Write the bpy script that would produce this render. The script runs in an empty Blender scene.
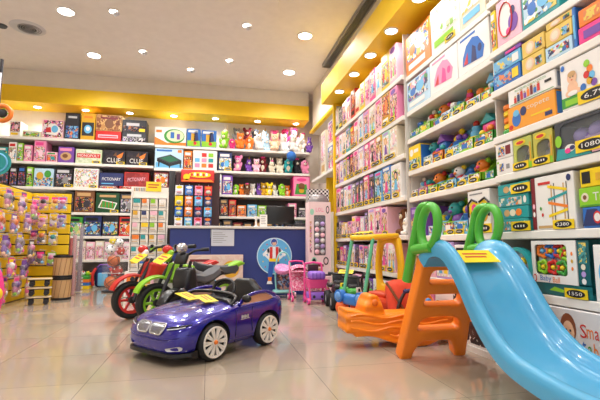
import bpy, bmesh, math, random
from mathutils import Vector, Matrix
C = bpy.context.collection
PI = math.pi
R = math.radians

# ------------------------------------------------------------------ camera model
FOC = 412.0; PSI = R(12.5); TH = R(6.23); EYE = Vector((0, 0, 0.65))
FW = Vector((math.sin(PSI)*math.cos(TH), math.cos(PSI)*math.cos(TH), math.sin(TH)))
RT = Vector((math.cos(PSI), -math.sin(PSI), 0)); UP = RT.cross(FW)
def ray(x, y): return RT*((x-300)/FOC) - UP*((y-200)/FOC) + FW
def on_y(x, y, Y):
    d = ray(x, y); return EYE + d*(Y/d.y)
def on_x(x, y, X):
    d = ray(x, y); return EYE + d*(X/d.x)

# ------------------------------------------------------------------ materials
def lin(h):
    h = h.lstrip('#'); o = []
    for i in (0, 2, 4):
        c = int(h[i:i+2], 16)/255
        o.append(c/12.92 if c <= .04045 else ((c+.055)/1.055)**2.4)
    return (*o, 1)
PAL = dict(white='#eeeae6', cream='#e8dcc4', black='#16161a', grey='#8a8a8c', dark='#2c2a30', silver='#c8c8cc', navy='#2b3568',
    blue='#2f6fc0', sky='#69b7e4', teal='#2a9c9f', green='#3f9a3c', lime='#8ecb2e', yellow='#f2cf1d', orange='#f0802a', red='#cf2f2c',
    maroon='#7a1f2a', pink='#ee8fb6', hotpink='#e8408f', rose='#f5bfd0', purple='#7a4aa8', lilac='#b99bd6', brown='#7a4c2c', tan='#c9a06c',
    peach='#f3c9a5', gold='#d8a52a', mint='#a5dcc0', violet='#3d1f9a', charcoal='#3a3d44', skin='#efbf9c', paleblue='#bcdcf0', palegreen='#d5e2b8')
MATS = {}
def nodes(m):
    m.use_nodes = True
    nt = m.node_tree
    return nt, nt.nodes['Principled BSDF']
def mat(col, rough=.42, metal=0, coat=0, name=None, bump=0, bscale=60):
    key = name or f'{col}_{rough}_{metal}_{coat}_{bump}'
    if key in MATS: return MATS[key]
    m = bpy.data.materials.new(key); nt, b = nodes(m)
    c = lin(PAL.get(col, col))
    n = nt.nodes.new('ShaderNodeTexNoise'); n.inputs['Scale'].default_value = 9
    tc = nt.nodes.new('ShaderNodeTexCoord'); nt.links.new(tc.outputs['Object'], n.inputs['Vector'])
    mx = nt.nodes.new('ShaderNodeMix'); mx.data_type = 'RGBA'
    mx.inputs[6].default_value = tuple(v*.93 for v in c[:3])+(1,); mx.inputs[7].default_value = tuple(min(1, v*1.05) for v in c[:3])+(1,)
    nt.links.new(n.outputs['Fac'], mx.inputs[0]); nt.links.new(mx.outputs[2], b.inputs['Base Color'])
    b.inputs['Roughness'].default_value = rough; b.inputs['Metallic'].default_value = metal
    b.inputs['Coat Weight'].default_value = coat
    if bump:
        n2 = nt.nodes.new('ShaderNodeTexNoise'); n2.inputs['Scale'].default_value = bscale
        nt.links.new(tc.outputs['Object'], n2.inputs['Vector'])
        bp = nt.nodes.new('ShaderNodeBump'); bp.inputs['Strength'].default_value = bump; bp.inputs['Distance'].default_value = .01
        nt.links.new(n2.outputs['Fac'], bp.inputs['Height']); nt.links.new(bp.outputs[0], b.inputs['Normal'])
    MATS[key] = m; return m
def busy(cols, scale=26, rough=.3):
    """a printed picture of many small coloured shapes"""
    key = 'print_' + '_'.join(cols) + f'_{scale}'
    if key in MATS: return MATS[key]
    m = bpy.data.materials.new(key); nt, b = nodes(m)
    tc = nt.nodes.new('ShaderNodeTexCoord'); oi = nt.nodes.new('ShaderNodeObjectInfo')
    ad = nt.nodes.new('ShaderNodeVectorMath'); ad.operation = 'MULTIPLY_ADD'
    ad.inputs[1].default_value = (1, 1, 1)
    sc = nt.nodes.new('ShaderNodeVectorMath'); sc.operation = 'SCALE'; sc.inputs[0].default_value = (7, 3, 5)
    nt.links.new(oi.outputs['Random'], sc.inputs['Scale']); nt.links.new(tc.outputs['Object'], ad.inputs[0]); nt.links.new(sc.outputs[0], ad.inputs[2])
    v = nt.nodes.new('ShaderNodeTexVoronoi'); v.inputs['Scale'].default_value = scale*1.5
    nt.links.new(ad.outputs[0], v.inputs['Vector'])
    v2 = nt.nodes.new('ShaderNodeTexVoronoi'); v2.inputs['Scale'].default_value = scale*3.1
    nt.links.new(ad.outputs[0], v2.inputs['Vector'])
    sp = nt.nodes.new('ShaderNodeSeparateColor'); nt.links.new(v.outputs['Color'], sp.inputs[0])
    s2 = nt.nodes.new('ShaderNodeSeparateColor'); nt.links.new(v2.outputs['Color'], s2.inputs[0])
    gt = nt.nodes.new('ShaderNodeMath'); gt.operation = 'GREATER_THAN'; gt.inputs[1].default_value = .58; nt.links.new(s2.outputs[1], gt.inputs[0])
    mf = nt.nodes.new('ShaderNodeMix'); nt.links.new(gt.outputs[0], mf.inputs[0]); nt.links.new(sp.outputs[0], mf.inputs[2]); nt.links.new(s2.outputs[0], mf.inputs[3])
    rp = nt.nodes.new('ShaderNodeValToRGB'); rp.color_ramp.interpolation = 'CONSTANT'
    e = rp.color_ramp.elements
    for i, c in enumerate(cols):
        el = e[i] if i < 2 else e.new(i/len(cols))
        el.position = i/len(cols); k = lin(PAL.get(c, c)); g = .25*k[0]+.6*k[1]+.15*k[2]; el.color = tuple(.92*(.84*u+.16*g) for u in k[:3])+(1,)
    nt.links.new(mf.outputs[0], rp.inputs[0]); nt.links.new(rp.outputs[0], b.inputs['Base Color'])
    b.inputs['Roughness'].default_value = rough
    MATS[key] = m; return m
def glow(name, col, s):
    if name in MATS: return MATS[name]
    m = bpy.data.materials.new(name); nt, b = nodes(m)
    b.inputs['Emission Color'].default_value = col; b.inputs['Emission Strength'].default_value = s
    MATS[name] = m; return m
def clear(name, col=(1, 1, 1, 1), alpha=.25):
    if name in MATS: return MATS[name]
    m = bpy.data.materials.new(name); nt, b = nodes(m)
    b.inputs['Base Color'].default_value = col; b.inputs['Roughness'].default_value = .12; b.inputs['Alpha'].default_value = alpha
    MATS[name] = m; return m

# ------------------------------------------------------------------ mesh builder
TXT = {}
def text_geo(s, italic=0.0):
    k = (s, italic)
    if k not in TXT:
        cu = bpy.data.curves.new('t', 'FONT'); cu.body = s; cu.size = 1; cu.align_x = 'CENTER'; cu.align_y = 'CENTER'; cu.resolution_u = 2; cu.shear = italic
        o = bpy.data.objects.new('t', cu); C.objects.link(o)
        dg = bpy.context.evaluated_depsgraph_get(); me = bpy.data.meshes.new_from_object(o.evaluated_get(dg))
        vs = [v.co.copy() for v in me.vertices]; fs = [tuple(p.vertices) for p in me.polygons]
        w = (max(v.x for v in vs)-min(v.x for v in vs)) or 1
        hh = (max(v.y for v in vs)-min(v.y for v in vs)) or 1
        cx = (max(v.x for v in vs)+min(v.x for v in vs))/2; cy = (max(v.y for v in vs)+min(v.y for v in vs))/2
        vs = [Vector(((v.x-cx)/w, (v.y-cy)/hh, 0)) for v in vs]
        bpy.data.objects.remove(o); bpy.data.meshes.remove(me); bpy.data.curves.remove(cu)
        TXT[k] = (vs, fs)
    return TXT[k]

class MB:
    def __init__(s): s.v = []; s.f = []; s.m = []; s.sm = []; s.slots = []
    def slot(s, m):
        if isinstance(m, str): m = mat(m)
        if m not in s.slots: s.slots.append(m)
        return s.slots.index(m)
    def add(s, vs, fs, m, smooth=False, M=None):
        k = len(s.v); i = s.slot(m)
        for p in vs:
            p = Vector(p)
            s.v.append(M @ p if M else p)
        for f in fs:
            s.f.append([a+k for a in f]); s.m.append(i); s.sm.append(smooth)
        return s
    def bm(s, b, m, smooth=False, M=None):
        b.verts.index_update()
        s.add([v.co.copy() for v in b.verts], [[v.index for v in f.verts] for f in b.faces], m, smooth, M); b.free(); return s
    def box(s, c, d, m, bev=0, rot=None, seg=2):
        b = bmesh.new(); bmesh.ops.create_cube(b, size=1); bmesh.ops.scale(b, vec=d, verts=b.verts)
        if bev: bmesh.ops.bevel(b, geom=list(b.edges), offset=min(bev, min(d)*.45), segments=seg, affect='EDGES', profile=.5)
        M = Matrix.Translation(c)
        if rot: M = M @ (rot if isinstance(rot, Matrix) else Matrix.Rotation(rot[2], 4, 'Z') @ Matrix.Rotation(rot[1], 4, 'Y') @ Matrix.Rotation(rot[0], 4, 'X'))
        return s.bm(b, m, bev > 0 and seg > 1, M)
    def ball(s, c, r, m, seg=16, rot=None, M0=None):
        if not hasattr(r, '__len__'): r = (r, r, r)
        b = bmesh.new(); bmesh.ops.create_uvsphere(b, u_segments=seg, v_segments=max(6, seg*2//3), radius=1)
        M = Matrix.Translation(c)
        if rot: M = M @ Matrix.Rotation(rot[2], 4, 'Z') @ Matrix.Rotation(rot[1], 4, 'Y') @ Matrix.Rotation(rot[0], 4, 'X')
        M = M @ Matrix.Diagonal((*r, 1))
        return s.bm(b, m, True, (M0 @ M) if M0 else M)
    def cyl(s, p, q, r, m, r2=None, seg=16):
        p, q = Vector(p), Vector(q); d = q-p
        b = bmesh.new(); bmesh.ops.create_cone(b, cap_ends=True, segments=seg, radius1=r, radius2=r if r2 is None else r2, depth=d.length)
        M = Matrix.Translation((p+q)/2) @ d.to_track_quat('Z', 'Y').to_matrix().to_4x4()
        k = len(s.sm); s.bm(b, m, True, M)
        for i in range(k, len(s.sm)):
            if len(s.f[i]) > 4: s.sm[i] = False
        return s
    def tube(s, path, r, m, closed=False, seg=8, flat=1.0):
        P = [Vector(p) for p in path]; n = len(P); vs = []; fs = []
        rr = r if hasattr(r, '__len__') else [r]*n
        up0 = None
        for i in range(n):
            a = P[(i-1) % n] if closed or i else P[i]; b = P[(i+1) % n] if closed or i < n-1 else P[i]
            t = (b-a).normalized()
            if up0 is None:
                up0 = t.orthogonal().normalized()
            up0 = (up0 - t*up0.dot(t)).normalized(); sd = t.cross(up0)
            for j in range(seg):
                w = 2*PI*j/seg; vs.append(P[i]+up0*math.cos(w)*rr[i]+sd*math.sin(w)*rr[i]*flat)
        for i in range(n if closed else n-1):
            for j in range(seg):
                a, b = i*seg+j, i*seg+(j+1) % seg; c, d = ((i+1) % n)*seg+(j+1) % seg, ((i+1) % n)*seg+j
                fs.append((a, b, c, d))
        if not closed: fs += [tuple(range(seg))[::-1], tuple(range((n-1)*seg, n*seg))]
        return s.add(vs, fs, m, True)
    def lathe(s, prof, m, M=None, seg=24, smooth=True, ring=False):
        """prof: (radius, height) about local z"""
        vs = []; fs = []
        for r, h in prof:
            for j in range(seg):
                w = 2*PI*j/seg; vs.append((r*math.cos(w), r*math.sin(w), h))
        n = len(prof)
        for i in range(n-1):
            for j in range(seg):
                fs.append((i*seg+j, i*seg+(j+1) % seg, (i+1)*seg+(j+1) % seg, (i+1)*seg+j))
        if ring is True:
            for j in range(seg): fs.append(((n-1)*seg+j, (n-1)*seg+(j+1) % seg, (j+1) % seg, j))
        if not ring and prof[0][0] > 1e-6: fs.append(tuple(range(seg))[::-1])
        if not ring and prof[-1][0] > 1e-6: fs.append(tuple(range((n-1)*seg, n*seg)))
        return s.add(vs, fs, m, smooth, M)
    def loft(s, rings, m, smooth=True, M=None, caps=True):
        n = len(rings[0]); vs = [p for r in rings for p in r]; fs = []
        for i in range(len(rings)-1):
            for j in range(n):
                fs.append((i*n+j, i*n+(j+1) % n, (i+1)*n+(j+1) % n, (i+1)*n+j))
        if caps: fs += [tuple(range(n))[::-1], tuple(range((len(rings)-1)*n, len(rings)*n))]
        return s.add(vs, fs, m, smooth, M)
    def plate(s, loops, th, m, M=None, bev=0.0, smooth=True):
        """flat shape with holes in local x/y, thickness along z (centred)"""
        cu = bpy.data.curves.new('p', 'CURVE'); cu.dimensions = '2D'; cu.fill_mode = 'BOTH'; cu.extrude = max(.0001, th/2-bev); cu.bevel_depth = bev; cu.bevel_resolution = 2
        cu.offset = -bev
        for L in loops:
            sp = cu.splines.new('POLY'); sp.points.add(len(L)-1); sp.use_cyclic_u = True
            for i, p in enumerate(L): sp.points[i].co = (p[0], p[1], 0, 1)
        o = bpy.data.objects.new('p', cu); C.objects.link(o)
        dg = bpy.context.evaluated_depsgraph_get(); me = bpy.data.meshes.new_from_object(o.evaluated_get(dg))
        b = bmesh.new(); b.from_mesh(me); bmesh.ops.remove_doubles(b, verts=b.verts, dist=1e-5)
        bpy.data.objects.remove(o); bpy.data.meshes.remove(me); bpy.data.curves.remove(cu)
        return s.bm(b, m, smooth and bev > 0, M)
    def slab(s, loop, th, m, M=None, bev=0.01):
        b = bmesh.new(); n = len(loop)
        lo = [b.verts.new((p[0], p[1], -th/2)) for p in loop]; hi = [b.verts.new((p[0], p[1], th/2)) for p in loop]
        f1 = b.faces.new(lo[::-1]); f2 = b.faces.new(hi)
        for i in range(n): b.faces.new((lo[i], lo[(i+1) % n], hi[(i+1) % n], hi[i]))
        b.normal_update(); bmesh.ops.recalc_face_normals(b, faces=b.faces)
        bmesh.ops.bevel(b, geom=list(f1.edges)+list(f2.edges), offset=bev, segments=3, affect='EDGES', profile=.5)
        return s.bm(b, m, True, M)
    # ---- artwork on a front plane: local x across, z up, facing -y
    def rect(s, x0, z0, x1, z1, m, y): return s.add([(x0, y, z0), (x1, y, z0), (x1, y, z1), (x0, y, z1)], [(0, 1, 2, 3)], m)
    def oval(s, x, z, rx, rz, m, y, n=18): return s.add([(x+rx*math.cos(2*PI*i/n), y, z+rz*math.sin(2*PI*i/n)) for i in range(n)], [tuple(range(n))], m)
    def poly(s, pts, m, y): return s.add([(p[0], y, p[1]) for p in pts], [tuple(range(len(pts)))], m)
    def text(s, t, x, z, w, h, m, y, ang=0, italic=0.0):
        vs, fs = text_geo(t, italic); c, n = math.cos(ang), math.sin(ang)
        return s.add([(x+v.x*w*c-v.y*h*n, y, z+v.x*w*n+v.y*h*c) for v in vs], fs, m)
    def mesh(s, name):
        me = bpy.data.meshes.new(name); me.from_pydata([tuple(v) for v in s.v], [], s.f)
        for m in s.slots: me.materials.append(m)
        me.polygons.foreach_set('material_index', s.m); me.polygons.foreach_set('use_smooth', s.sm); me.update()
        return me
    def build(s, name, parent=None, weighted=False):
        me = s.mesh(name); o = bpy.data.objects.new(name, me); C.objects.link(o)
        if parent: o.parent = parent
        if any(s.sm):
            try: me.set_sharp_from_angle(angle=R(48))
            except Exception: pass
        return o
def mods(o, *fs):
    """apply modifiers to a mesh object"""
    for f in fs: f(o)
    bpy.context.view_layer.update()
    dg = bpy.context.evaluated_depsgraph_get(); me = bpy.data.meshes.new_from_object(o.evaluated_get(dg))
    old = o.data; o.modifiers.clear(); o.data = me; bpy.data.meshes.remove(old); return o
def tag(o, label, cat, group=None, loc=None, rz=None):
    w = label.split()
    for art in ('the', 'a', 'an', 'of'):
        while len(w) > 15 and art in w[1:]: w.pop(len(w)-1-w[::-1].index(art))
    label = ' '.join(w)
    o['label'] = label; o['category'] = cat
    if group: o['group'] = group
    if loc is not None: o.location = loc
    if rz is not None: o.rotation_euler = (0, 0, rz)
    return o
def empty(name, label, cat, loc=(0, 0, 0), rz=0, group=None):
    o = bpy.data.objects.new(name, None); C.objects.link(o); o.empty_display_size = .05
    return tag(o, label, cat, group, loc, rz)
def struct(o): o['kind'] = 'structure'; return o
def copy_tree(o, parent=None):
    c = o.copy(); C.objects.link(c)
    if parent: c.parent = parent
    for ch in list(o.children): copy_tree(ch, c)
    return c
def rounded(pts, r, n=4):
    out = []; k = len(pts)
    for i in range(k):
        p = Vector(pts[i]); a = Vector(pts[i-1]); b = Vector(pts[(i+1) % k])
        ra = min(r, (a-p).length*.45, (b-p).length*.45)
        A = p+(a-p).normalized()*ra; B = p+(b-p).normalized()*ra
        for j in range(n+1):
            t = j/n; out.append(tuple(A*(1-t)**2+p*2*t*(1-t)+B*t*t))
    return out
def spline(pts, n=6, closed=False):
    P = [Vector(p) for p in pts]; out = []; k = len(P)
    for i in range(k if closed else k-1):
        a, b, c, d = [P[j % k] if closed else P[max(0, min(k-1, j))] for j in (i-1, i, i+1, i+2)]
        for j in range(n):
            t = j/n; out.append(.5*((2*b)+(c-a)*t+(2*a-5*b+4*c-d)*t*t+(3*b-a-3*c+d)*t**3))
    if not closed: out.append(P[-1])
    return out
ORD = 'zeroth first second third fourth fifth sixth seventh eighth ninth tenth eleventh twelfth thirteenth fourteenth fifteenth sixteenth seventeenth eighteenth nineteenth twentieth'.split()
def a_an(s): return s

# ------------------------------------------------------------------ setting
CEIL = 3.37; XW = 2.0; YB = 7.4
def room():
    # floor: glossy beige tiles
    m = bpy.data.materials.new('floor_tile'); nt, b = nodes(m)
    tc = nt.nodes.new('ShaderNodeTexCoord'); br = nt.nodes.new('ShaderNodeTexBrick'); br.offset = 0
    br.inputs['Scale'].default_value = 1; br.inputs['Brick Width'].default_value = .55; br.inputs['Row Height'].default_value = .55
    br.inputs['Mortar Size'].default_value = .0016; br.inputs['Mortar Smooth'].default_value = .3
    br.inputs['Color1'].default_value = lin('#b8a996'); br.inputs['Color2'].default_value = lin('#b2a28f'); br.inputs['Mortar'].default_value = lin('#7c7064')
    nt.links.new(tc.outputs['Object'], br.inputs['Vector'])
    n = nt.nodes.new('ShaderNodeTexNoise'); n.inputs['Scale'].default_value = 2.2; n.inputs['Detail'].default_value = 6
    nt.links.new(tc.outputs['Object'], n.inputs['Vector'])
    mx = nt.nodes.new('ShaderNodeMix'); mx.data_type = 'RGBA'; mx.blend_type = 'MULTIPLY'; mx.inputs[0].default_value = .22
    nt.links.new(br.outputs['Color'], mx.inputs[6]); nt.links.new(n.outputs['Color'], mx.inputs[7]); nt.links.new(mx.outputs[2], b.inputs['Base Color'])
    b.inputs['Roughness'].default_value = .09; b.inputs['IOR'].default_value = 1.7
    struct(MB().box((-1, 2.6, -.05), (9, 10.4, .1), m).build('floor'))
    wl = mat('#e0d6c8', .85, name='wall_paint'); cl = mat('#ece6e2', .9, name='ceiling_paint'); ye = mat('#f8cc16', .5, name='yellow_paint')
    struct(MB().box((-1, 2.6, CEIL+.05), (9, 10.4, .1), cl).build('ceiling'))
    struct(MB().box((-1, YB+.05, CEIL/2), (9, .1, CEIL), wl).build('wall_back'))
    struct(MB().box((XW+.05, 2.6, CEIL/2), (.1, 9.6, CEIL), wl).build('wall_right'))
    struct(MB().box((-4.05, 2.6, CEIL/2), (.1, 9.6, CEIL), wl).build('wall_left'))
    # bulkheads: plain upper part and yellow band with lit underside
    struct(MB().box((-1.15, 7.175, 3.24), (5.7, .45, .26), wl).build('wall_back_bulkhead'))
    o = MB().box((-1.18, 7.165, 2.98), (5.76, .47, .26), ye); struct(o.build('trim_1'))
    struct(MB().box((1.87, 2.1, 3.09), (.26, 7.4, .56), wl).build('wall_right_bulkhead'))
    struct(MB().box((1.725, 2.05, 2.67), (.55, 6.3, .27), ye).build('trim_2'))
    struct(MB().box((1.85, 6.05, 2.62), (.3, 1.7, .04), ye).build('trim_3'))
    struct(MB().box((1.88, 6.05, 2.98), (.24, 1.7, .78), wl).build('wall_right_return'))
    # round dropped disc of the ceiling
    struct(MB().lathe([(1, CEIL-.045), (1, CEIL)], cl, Matrix.Translation((-.37, 4.85, 0)) @ Matrix.Diagonal((1.13, 1.82, 1, 1)), 96, False).build('ceiling_disc'))
room()

# ------------------------------------------------------------------ lamps
LENS = glow('lamp_lens', (1, .96, .9, 1), 14)
def lamp(x, y, z, r, watt, label, group, size=150, tilt=None):
    t = empty('recessed_downlight', label, 'ceiling light', (x, y, z), 0, group)
    MB().lathe([(r, -.012), (r*1.22, -.01), (r*1.25, 0), (r, 0)], 'white', seg=28, ring=True).build('trim_ring', t)
    MB().lathe([(r*.98, -.009), (r*.98, -.002)], LENS, seg=24).build('lens', t)
    l = bpy.data.lights.new('downlight_beam', 'SPOT'); l.energy = watt; l.spot_size = R(size); l.spot_blend = .6; l.shadow_soft_size = .09; l.color = (1, .98, .955)
    o = bpy.data.objects.new('downlight_beam', l); C.objects.link(o); o.parent = t; o.location = (0, 0, -.03)
    if tilt: o.rotation_euler = tilt
    return t
W0 = 76; W1 = 17
big = [((66, 11), 'large round ceiling light, the one nearest the round air vent'), ((94, 55), 'large round ceiling light above the board games, beyond the one beside the vent'),
       ((305, 35.5), 'large round ceiling light beside the yellow right-hand soffit, nearer the viewer'), ((289, 72), 'large round ceiling light near the back corner by the yellow soffit')]
for (p, l) in big:
    d = ray(*p); P = EYE+d*((CEIL-EYE.z)/d.z); lamp(P.x, P.y, CEIL, .085, W0, l, 'large round ceiling lights')
small = [((114, 11), 'small swivel ceiling light on the left rim of the ceiling disc, near the vent'), ((143, 51), 'small swivel ceiling light on the ceiling disc, left of the middle one'),
         ((191, 69), 'small ceiling light at the far rim of the round ceiling disc'), ((247, 25), 'small swivel ceiling light on the right part of the ceiling disc, closest to viewer'),
         ((229.5, 60), 'small swivel ceiling light on the far right part of the ceiling disc')]
for (p, l) in small:
    z = CEIL-.045; d = ray(*p); P = EYE+d*((z-EYE.z)/d.z)
    t = lamp(P.x, P.y, z, .05, W0*.6, l, 'small swivel lights on the ceiling disc')
    MB().cyl((.012, 0, -.004), (.03, .03, -.035), .036, 'silver', .03).build('swivel_head', t)
for i, px in enumerate((4, 38, 86, 130, 174, 215.5, 257.5, 296)):
    P = on_y(px, 97+i*3.9, 7.15)
    lamp(P.x, 7.15, 2.85, .05, W1, f'small bright downlight under the yellow back soffit, {ORD[i+1]} from the left', 'downlights under the back soffit', 125)
for i, Y in enumerate((4.68, 4.15, 3.68, 3.2, 2.7, 2.2, 1.7, 1.2)):
    lamp(1.535, Y, 2.535, .05, 7, f'small bright downlight under the yellow right soffit, {ORD[i+1]} from the far end', 'downlights under the right soffit', 125, (0, R(-22), 0))
for i, (x, y) in enumerate([(-1.9, 3.3), (.2, 3.2), (1.05, 2.0), (-1.0, 1.6), (.4, .6), (-2.2, .4), (-3.0, 2.4), (-3.0, 5.0)]):
    lamp(x, y, CEIL, .085, W0, f'large round ceiling light over the open shop floor, {ORD[i+1]} lamp outside the view', 'large round ceiling lights outside the view')
def vents():
    d = ray(28, 28); P = EYE+d*((CEIL-EYE.z)/d.z)
    t = empty('air_vent', 'round grey louvred air vent in the ceiling', 'vent', (P.x, P.y, CEIL))
    MB().lathe([(.1, -.012), (.17, -.012), (.2, 0), (.1, 0)], 'silver', seg=36, ring=True).build('vent_rim', t)
    b = MB().lathe([(.1, -.002), (.15, -.002)], 'black', seg=30)
    for k in range(6): b.tube([(.02+.025*k*math.cos(a*PI/16), .0+.025*k*math.sin(a*PI/16), -.012) for a in range(32)] if k else [(.02*math.cos(a), .02*math.sin(a), -.012) for a in (0, 1, 2, 3, 4, 5)], .006, 'grey', True, 6)
    b.build('vent_grille', t)
    d = ray(2, 25.5); P = EYE+d*((CEIL-EYE.z)/d.z)
    tag(MB().lathe([(.05, -.02), (.06, 0)], 'charcoal').build('smoke_detector'), 'small dark ceiling fitting beside the round air vent', 'detector', None, (P.x, P.y, CEIL))
    t = empty('linear_grille', 'long dark slot air grille along the ceiling beside the right soffit', 'vent', (1.68, 4.8, CEIL))
    b = MB()
    for x in (-.055, .055): b.box((x, 0, -.03), (.015, 1.9, .06), 'grey', .003)
    for y in (-.945, .945): b.box((0, y, -.03), (.1, .015, .06), 'grey', .003)
    b.build('grille_frame', t)
    b = MB().box((0, 0, -.004), (.1, 1.88, .006), 'dark')
    for x in (-.025, 0.0, .025): b.box((x, 0, -.025), (.006, 1.88, .04), 'grey')
    b.build('grille_slats', t)
vents()
# ------------------------------------------------------------------ boxes and packs
def X_at(px, Y, z):
    k = (px-300)/FOC; d = z-EYE.z
    return (k*(Y*FW.y+d*FW.z)-Y*RT.y)/(RT.x-k*FW.x)
def Y_at(px, X, z):
    k = (px-300)/FOC; d = z-EYE.z
    return (k*(X*FW.x+d*FW.z)-X*RT.x)/(RT.y-k*FW.y)
E1 = -.0012; E2 = -.0020; E3 = -.0028; E4 = -.0036
def price_tag(parent, w, x=0, z=0, y=-.006, s=1.0, txt=None):
    a, h = min(.062*s, w*.48), .045*s
    b = MB().box((0, 0, h/2), (a*2, .003, h), 'yellow')
    b.oval(0, h*.5, a*.82, h*.40, 'black', -.0022)
    if txt: b.text(txt, 0, h*.5, a*1.15, h*.36, 'white', -.003)
    else:
        for k, u in enumerate((-.5, -.2, .1, .38)): b.rect(u*a-.07*a, h*.38, u*a+.07*a, h*(.62 if k else .56), 'white', -.003)
    o = b.build('price_tag', parent); o.location = (x, y, z); return o
def gap_above(z, zs, h, last=3.0):
    nx = min([q for q in zs if q > z+.01], default=last)
    return min(h, nx-LIP-z-.006)
def carton(w, d, h, base, art, label, cat, group, loc, rz, name='toy_box', tagged=None, side=None, txt=None, pale=None, ts=1.0):
    b = MB().box((0, d/2, h/2), (w, d, h), mat(base, .32), .003, seg=1)
    if side: b.box((0, d/2, h/2), (w+.001, d-.02, h-.02), mat(side, .35)).box((0, d/2, h/2), (w-.02, d-.02, h+.001), mat(side, .35))
    o = b.build(name); loc = (loc[0], loc[1], loc[2]+.0012); tag(o, label, cat, group, loc, rz)
    p = MB(); art(p, w, h)
    if p.v: p.build('front_print', o)
    if tagged is not None: price_tag(o, w, tagged*w, .002, s=ts, txt=txt)
    return o
DARK = ['#191820', '#35323c', '#7a3a2c', '#c9772a', '#2b3a66', '#15151a', '#8a8a90']
PINKS = ['#ee8fb6', '#f7d3e0', '#e8408f', '#f4e6ea', '#a05a98', '#f3c9a5', '#4a3040', '#d8a52a']
PASTEL = ['#f6eee8', '#f2cfd8', '#cfe6ee', '#f7e3a8', '#f3d0b0', '#e7a5b4', '#c9dfc0', '#ffffff']
MIXED = ['#cf2f2c', '#f2cf1d', '#2f6fc0', '#eeeae6', '#3f9a3c', '#f0802a', '#2c2a30', '#69b7e4']
BLUES = ['#2f6fc0', '#69b7e4', '#eeeae6', '#3f9a3c', '#f2cf1d', '#2b3568', '#bcdcf0']
GREENS = ['#3f9a3c', '#8ecb2e', '#f2cf1d', '#d5e2b8', '#cf2f2c', '#2f6fc0', '#eeeae6']
REDS = ['#cf2f2c', '#f0802a', '#f2cf1d', '#7a1f2a', '#eeeae6', '#2c2a30']
WHITES = ['#f4f2ee', '#eeeae6', '#ee8fb6', '#69b7e4', '#f2cf1d', '#f0802a', '#ffffff', '#8ecb2e', '#f4f2ee']
GREYS = ['#3a3d44', '#8a8a8c', '#c8c8cc', '#16161a', '#b99bd6', '#5a5560', '#eeeae6']
def art_picture(cols, frame=None, title='white', band='top', scale=26):
    def f(b, w, h):
        if frame: b.rect(-w*.47, h*.03, w*.47, h*.97, frame, E1)
        z0, z1 = (.08, .70) if band == 'top' else (.30, .94)
        b.rect(-w*.44, h*z0, w*.44, h*z1, busy(cols, scale), E2)
        b.oval(w*.12, h*(z0+z1)/2, w*.17, h*.17, cols[1], E3); b.oval(-w*.2, h*(z0+z1)/2-h*.06, w*.12, h*.14, cols[0], E3)
        zt = .84 if band == 'top' else .16
        b.rect(-w*.38, h*(zt-.075), w*.30, h*(zt+.075), title, E2)
    return f
def art_doll(win, dress, hair, title='white'):
    def f(b, w, h):
        b.rect(-w*.42, h*.12, w*.42, h*.84, busy(win, 24), E1)
        b.poly([(-w*.07, h*.55), (w*.07, h*.55), (w*.20, h*.22), (-w*.20, h*.22)], dress, E2)
        b.rect(-w*.06, h*.13, -w*.01, h*.24, 'skin', E2); b.rect(w*.01, h*.13, w*.06, h*.24, 'skin', E2)
        b.oval(0, h*.66, w*.19, h*.13, hair, E2); b.oval(0, h*.645, w*.12, h*.085, 'skin', E3)
        b.rect(-w*.34, h*.87, w*.34, h*.95, title, E2)
    return f
def art_dolls(win, a, bcol, title):
    def f(b, w, h):
        b.rect(-w*.46, h*.06, w*.46, h*.80, busy(win, 30), E1)
        for k, (x, c) in enumerate(((-w*.24, a), (w*.04, bcol), (w*.28, a))):
            b.oval(x, h*.52, w*.10, h*.13, 'gold' if k % 2 else 'brown', E2); b.oval(x, h*.50, w*.065, h*.085, 'skin', E3)
            b.poly([(x-w*.05, h*.42), (x+w*.05, h*.42), (x+w*.10, h*.14), (x-w*.10, h*.14)], c, E2)
        b.oval(w*.0, h*.88, w*.32, h*.075, title, E2)
    return f
def art_stripe(cols, a, c):
    def f(b, w, h):
        b.rect(-w*.47, h*.04, w*.47, h*.44, busy(cols, 22), E1)
        b.poly([(-w*.47, h*.45), (w*.47, h*.58), (w*.47, h*.96), (-w*.47, h*.96)], a, E1)
        b.oval(-w*.22, h*.72, w*.16, h*.15, c, E2); b.rect(-w*.0, h*.68, w*.38, h*.82, c, E2)
    return f
STY = dict(picture=lambda r, base: art_picture(r.choice(PALS[base]), None, r.choice(['white', 'yellow', 'red', 'black']), r.choice(['top', 'bottom'])),
           doll=lambda r, base: art_doll(r.choice(PALS[base]), r.choice(['hotpink', 'purple', 'white', 'sky', 'rose', 'black']), r.choice(['gold', 'brown', 'black', 'peach']), r.choice(['white', 'hotpink', 'lilac'])),
           dolls=lambda r, base: art_dolls(r.choice(PALS[base]), r.choice(['hotpink', 'purple', 'sky']), r.choice(['white', 'lime', 'yellow']), r.choice(['purple', 'hotpink', 'white'])),
           stripe=lambda r, base: art_stripe(r.choice(PALS[base]), r.choice(['yellow', 'orange', 'sky', 'lime', 'white', 'pink']), r.choice(['red', 'navy', 'white', 'purple'])))
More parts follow.
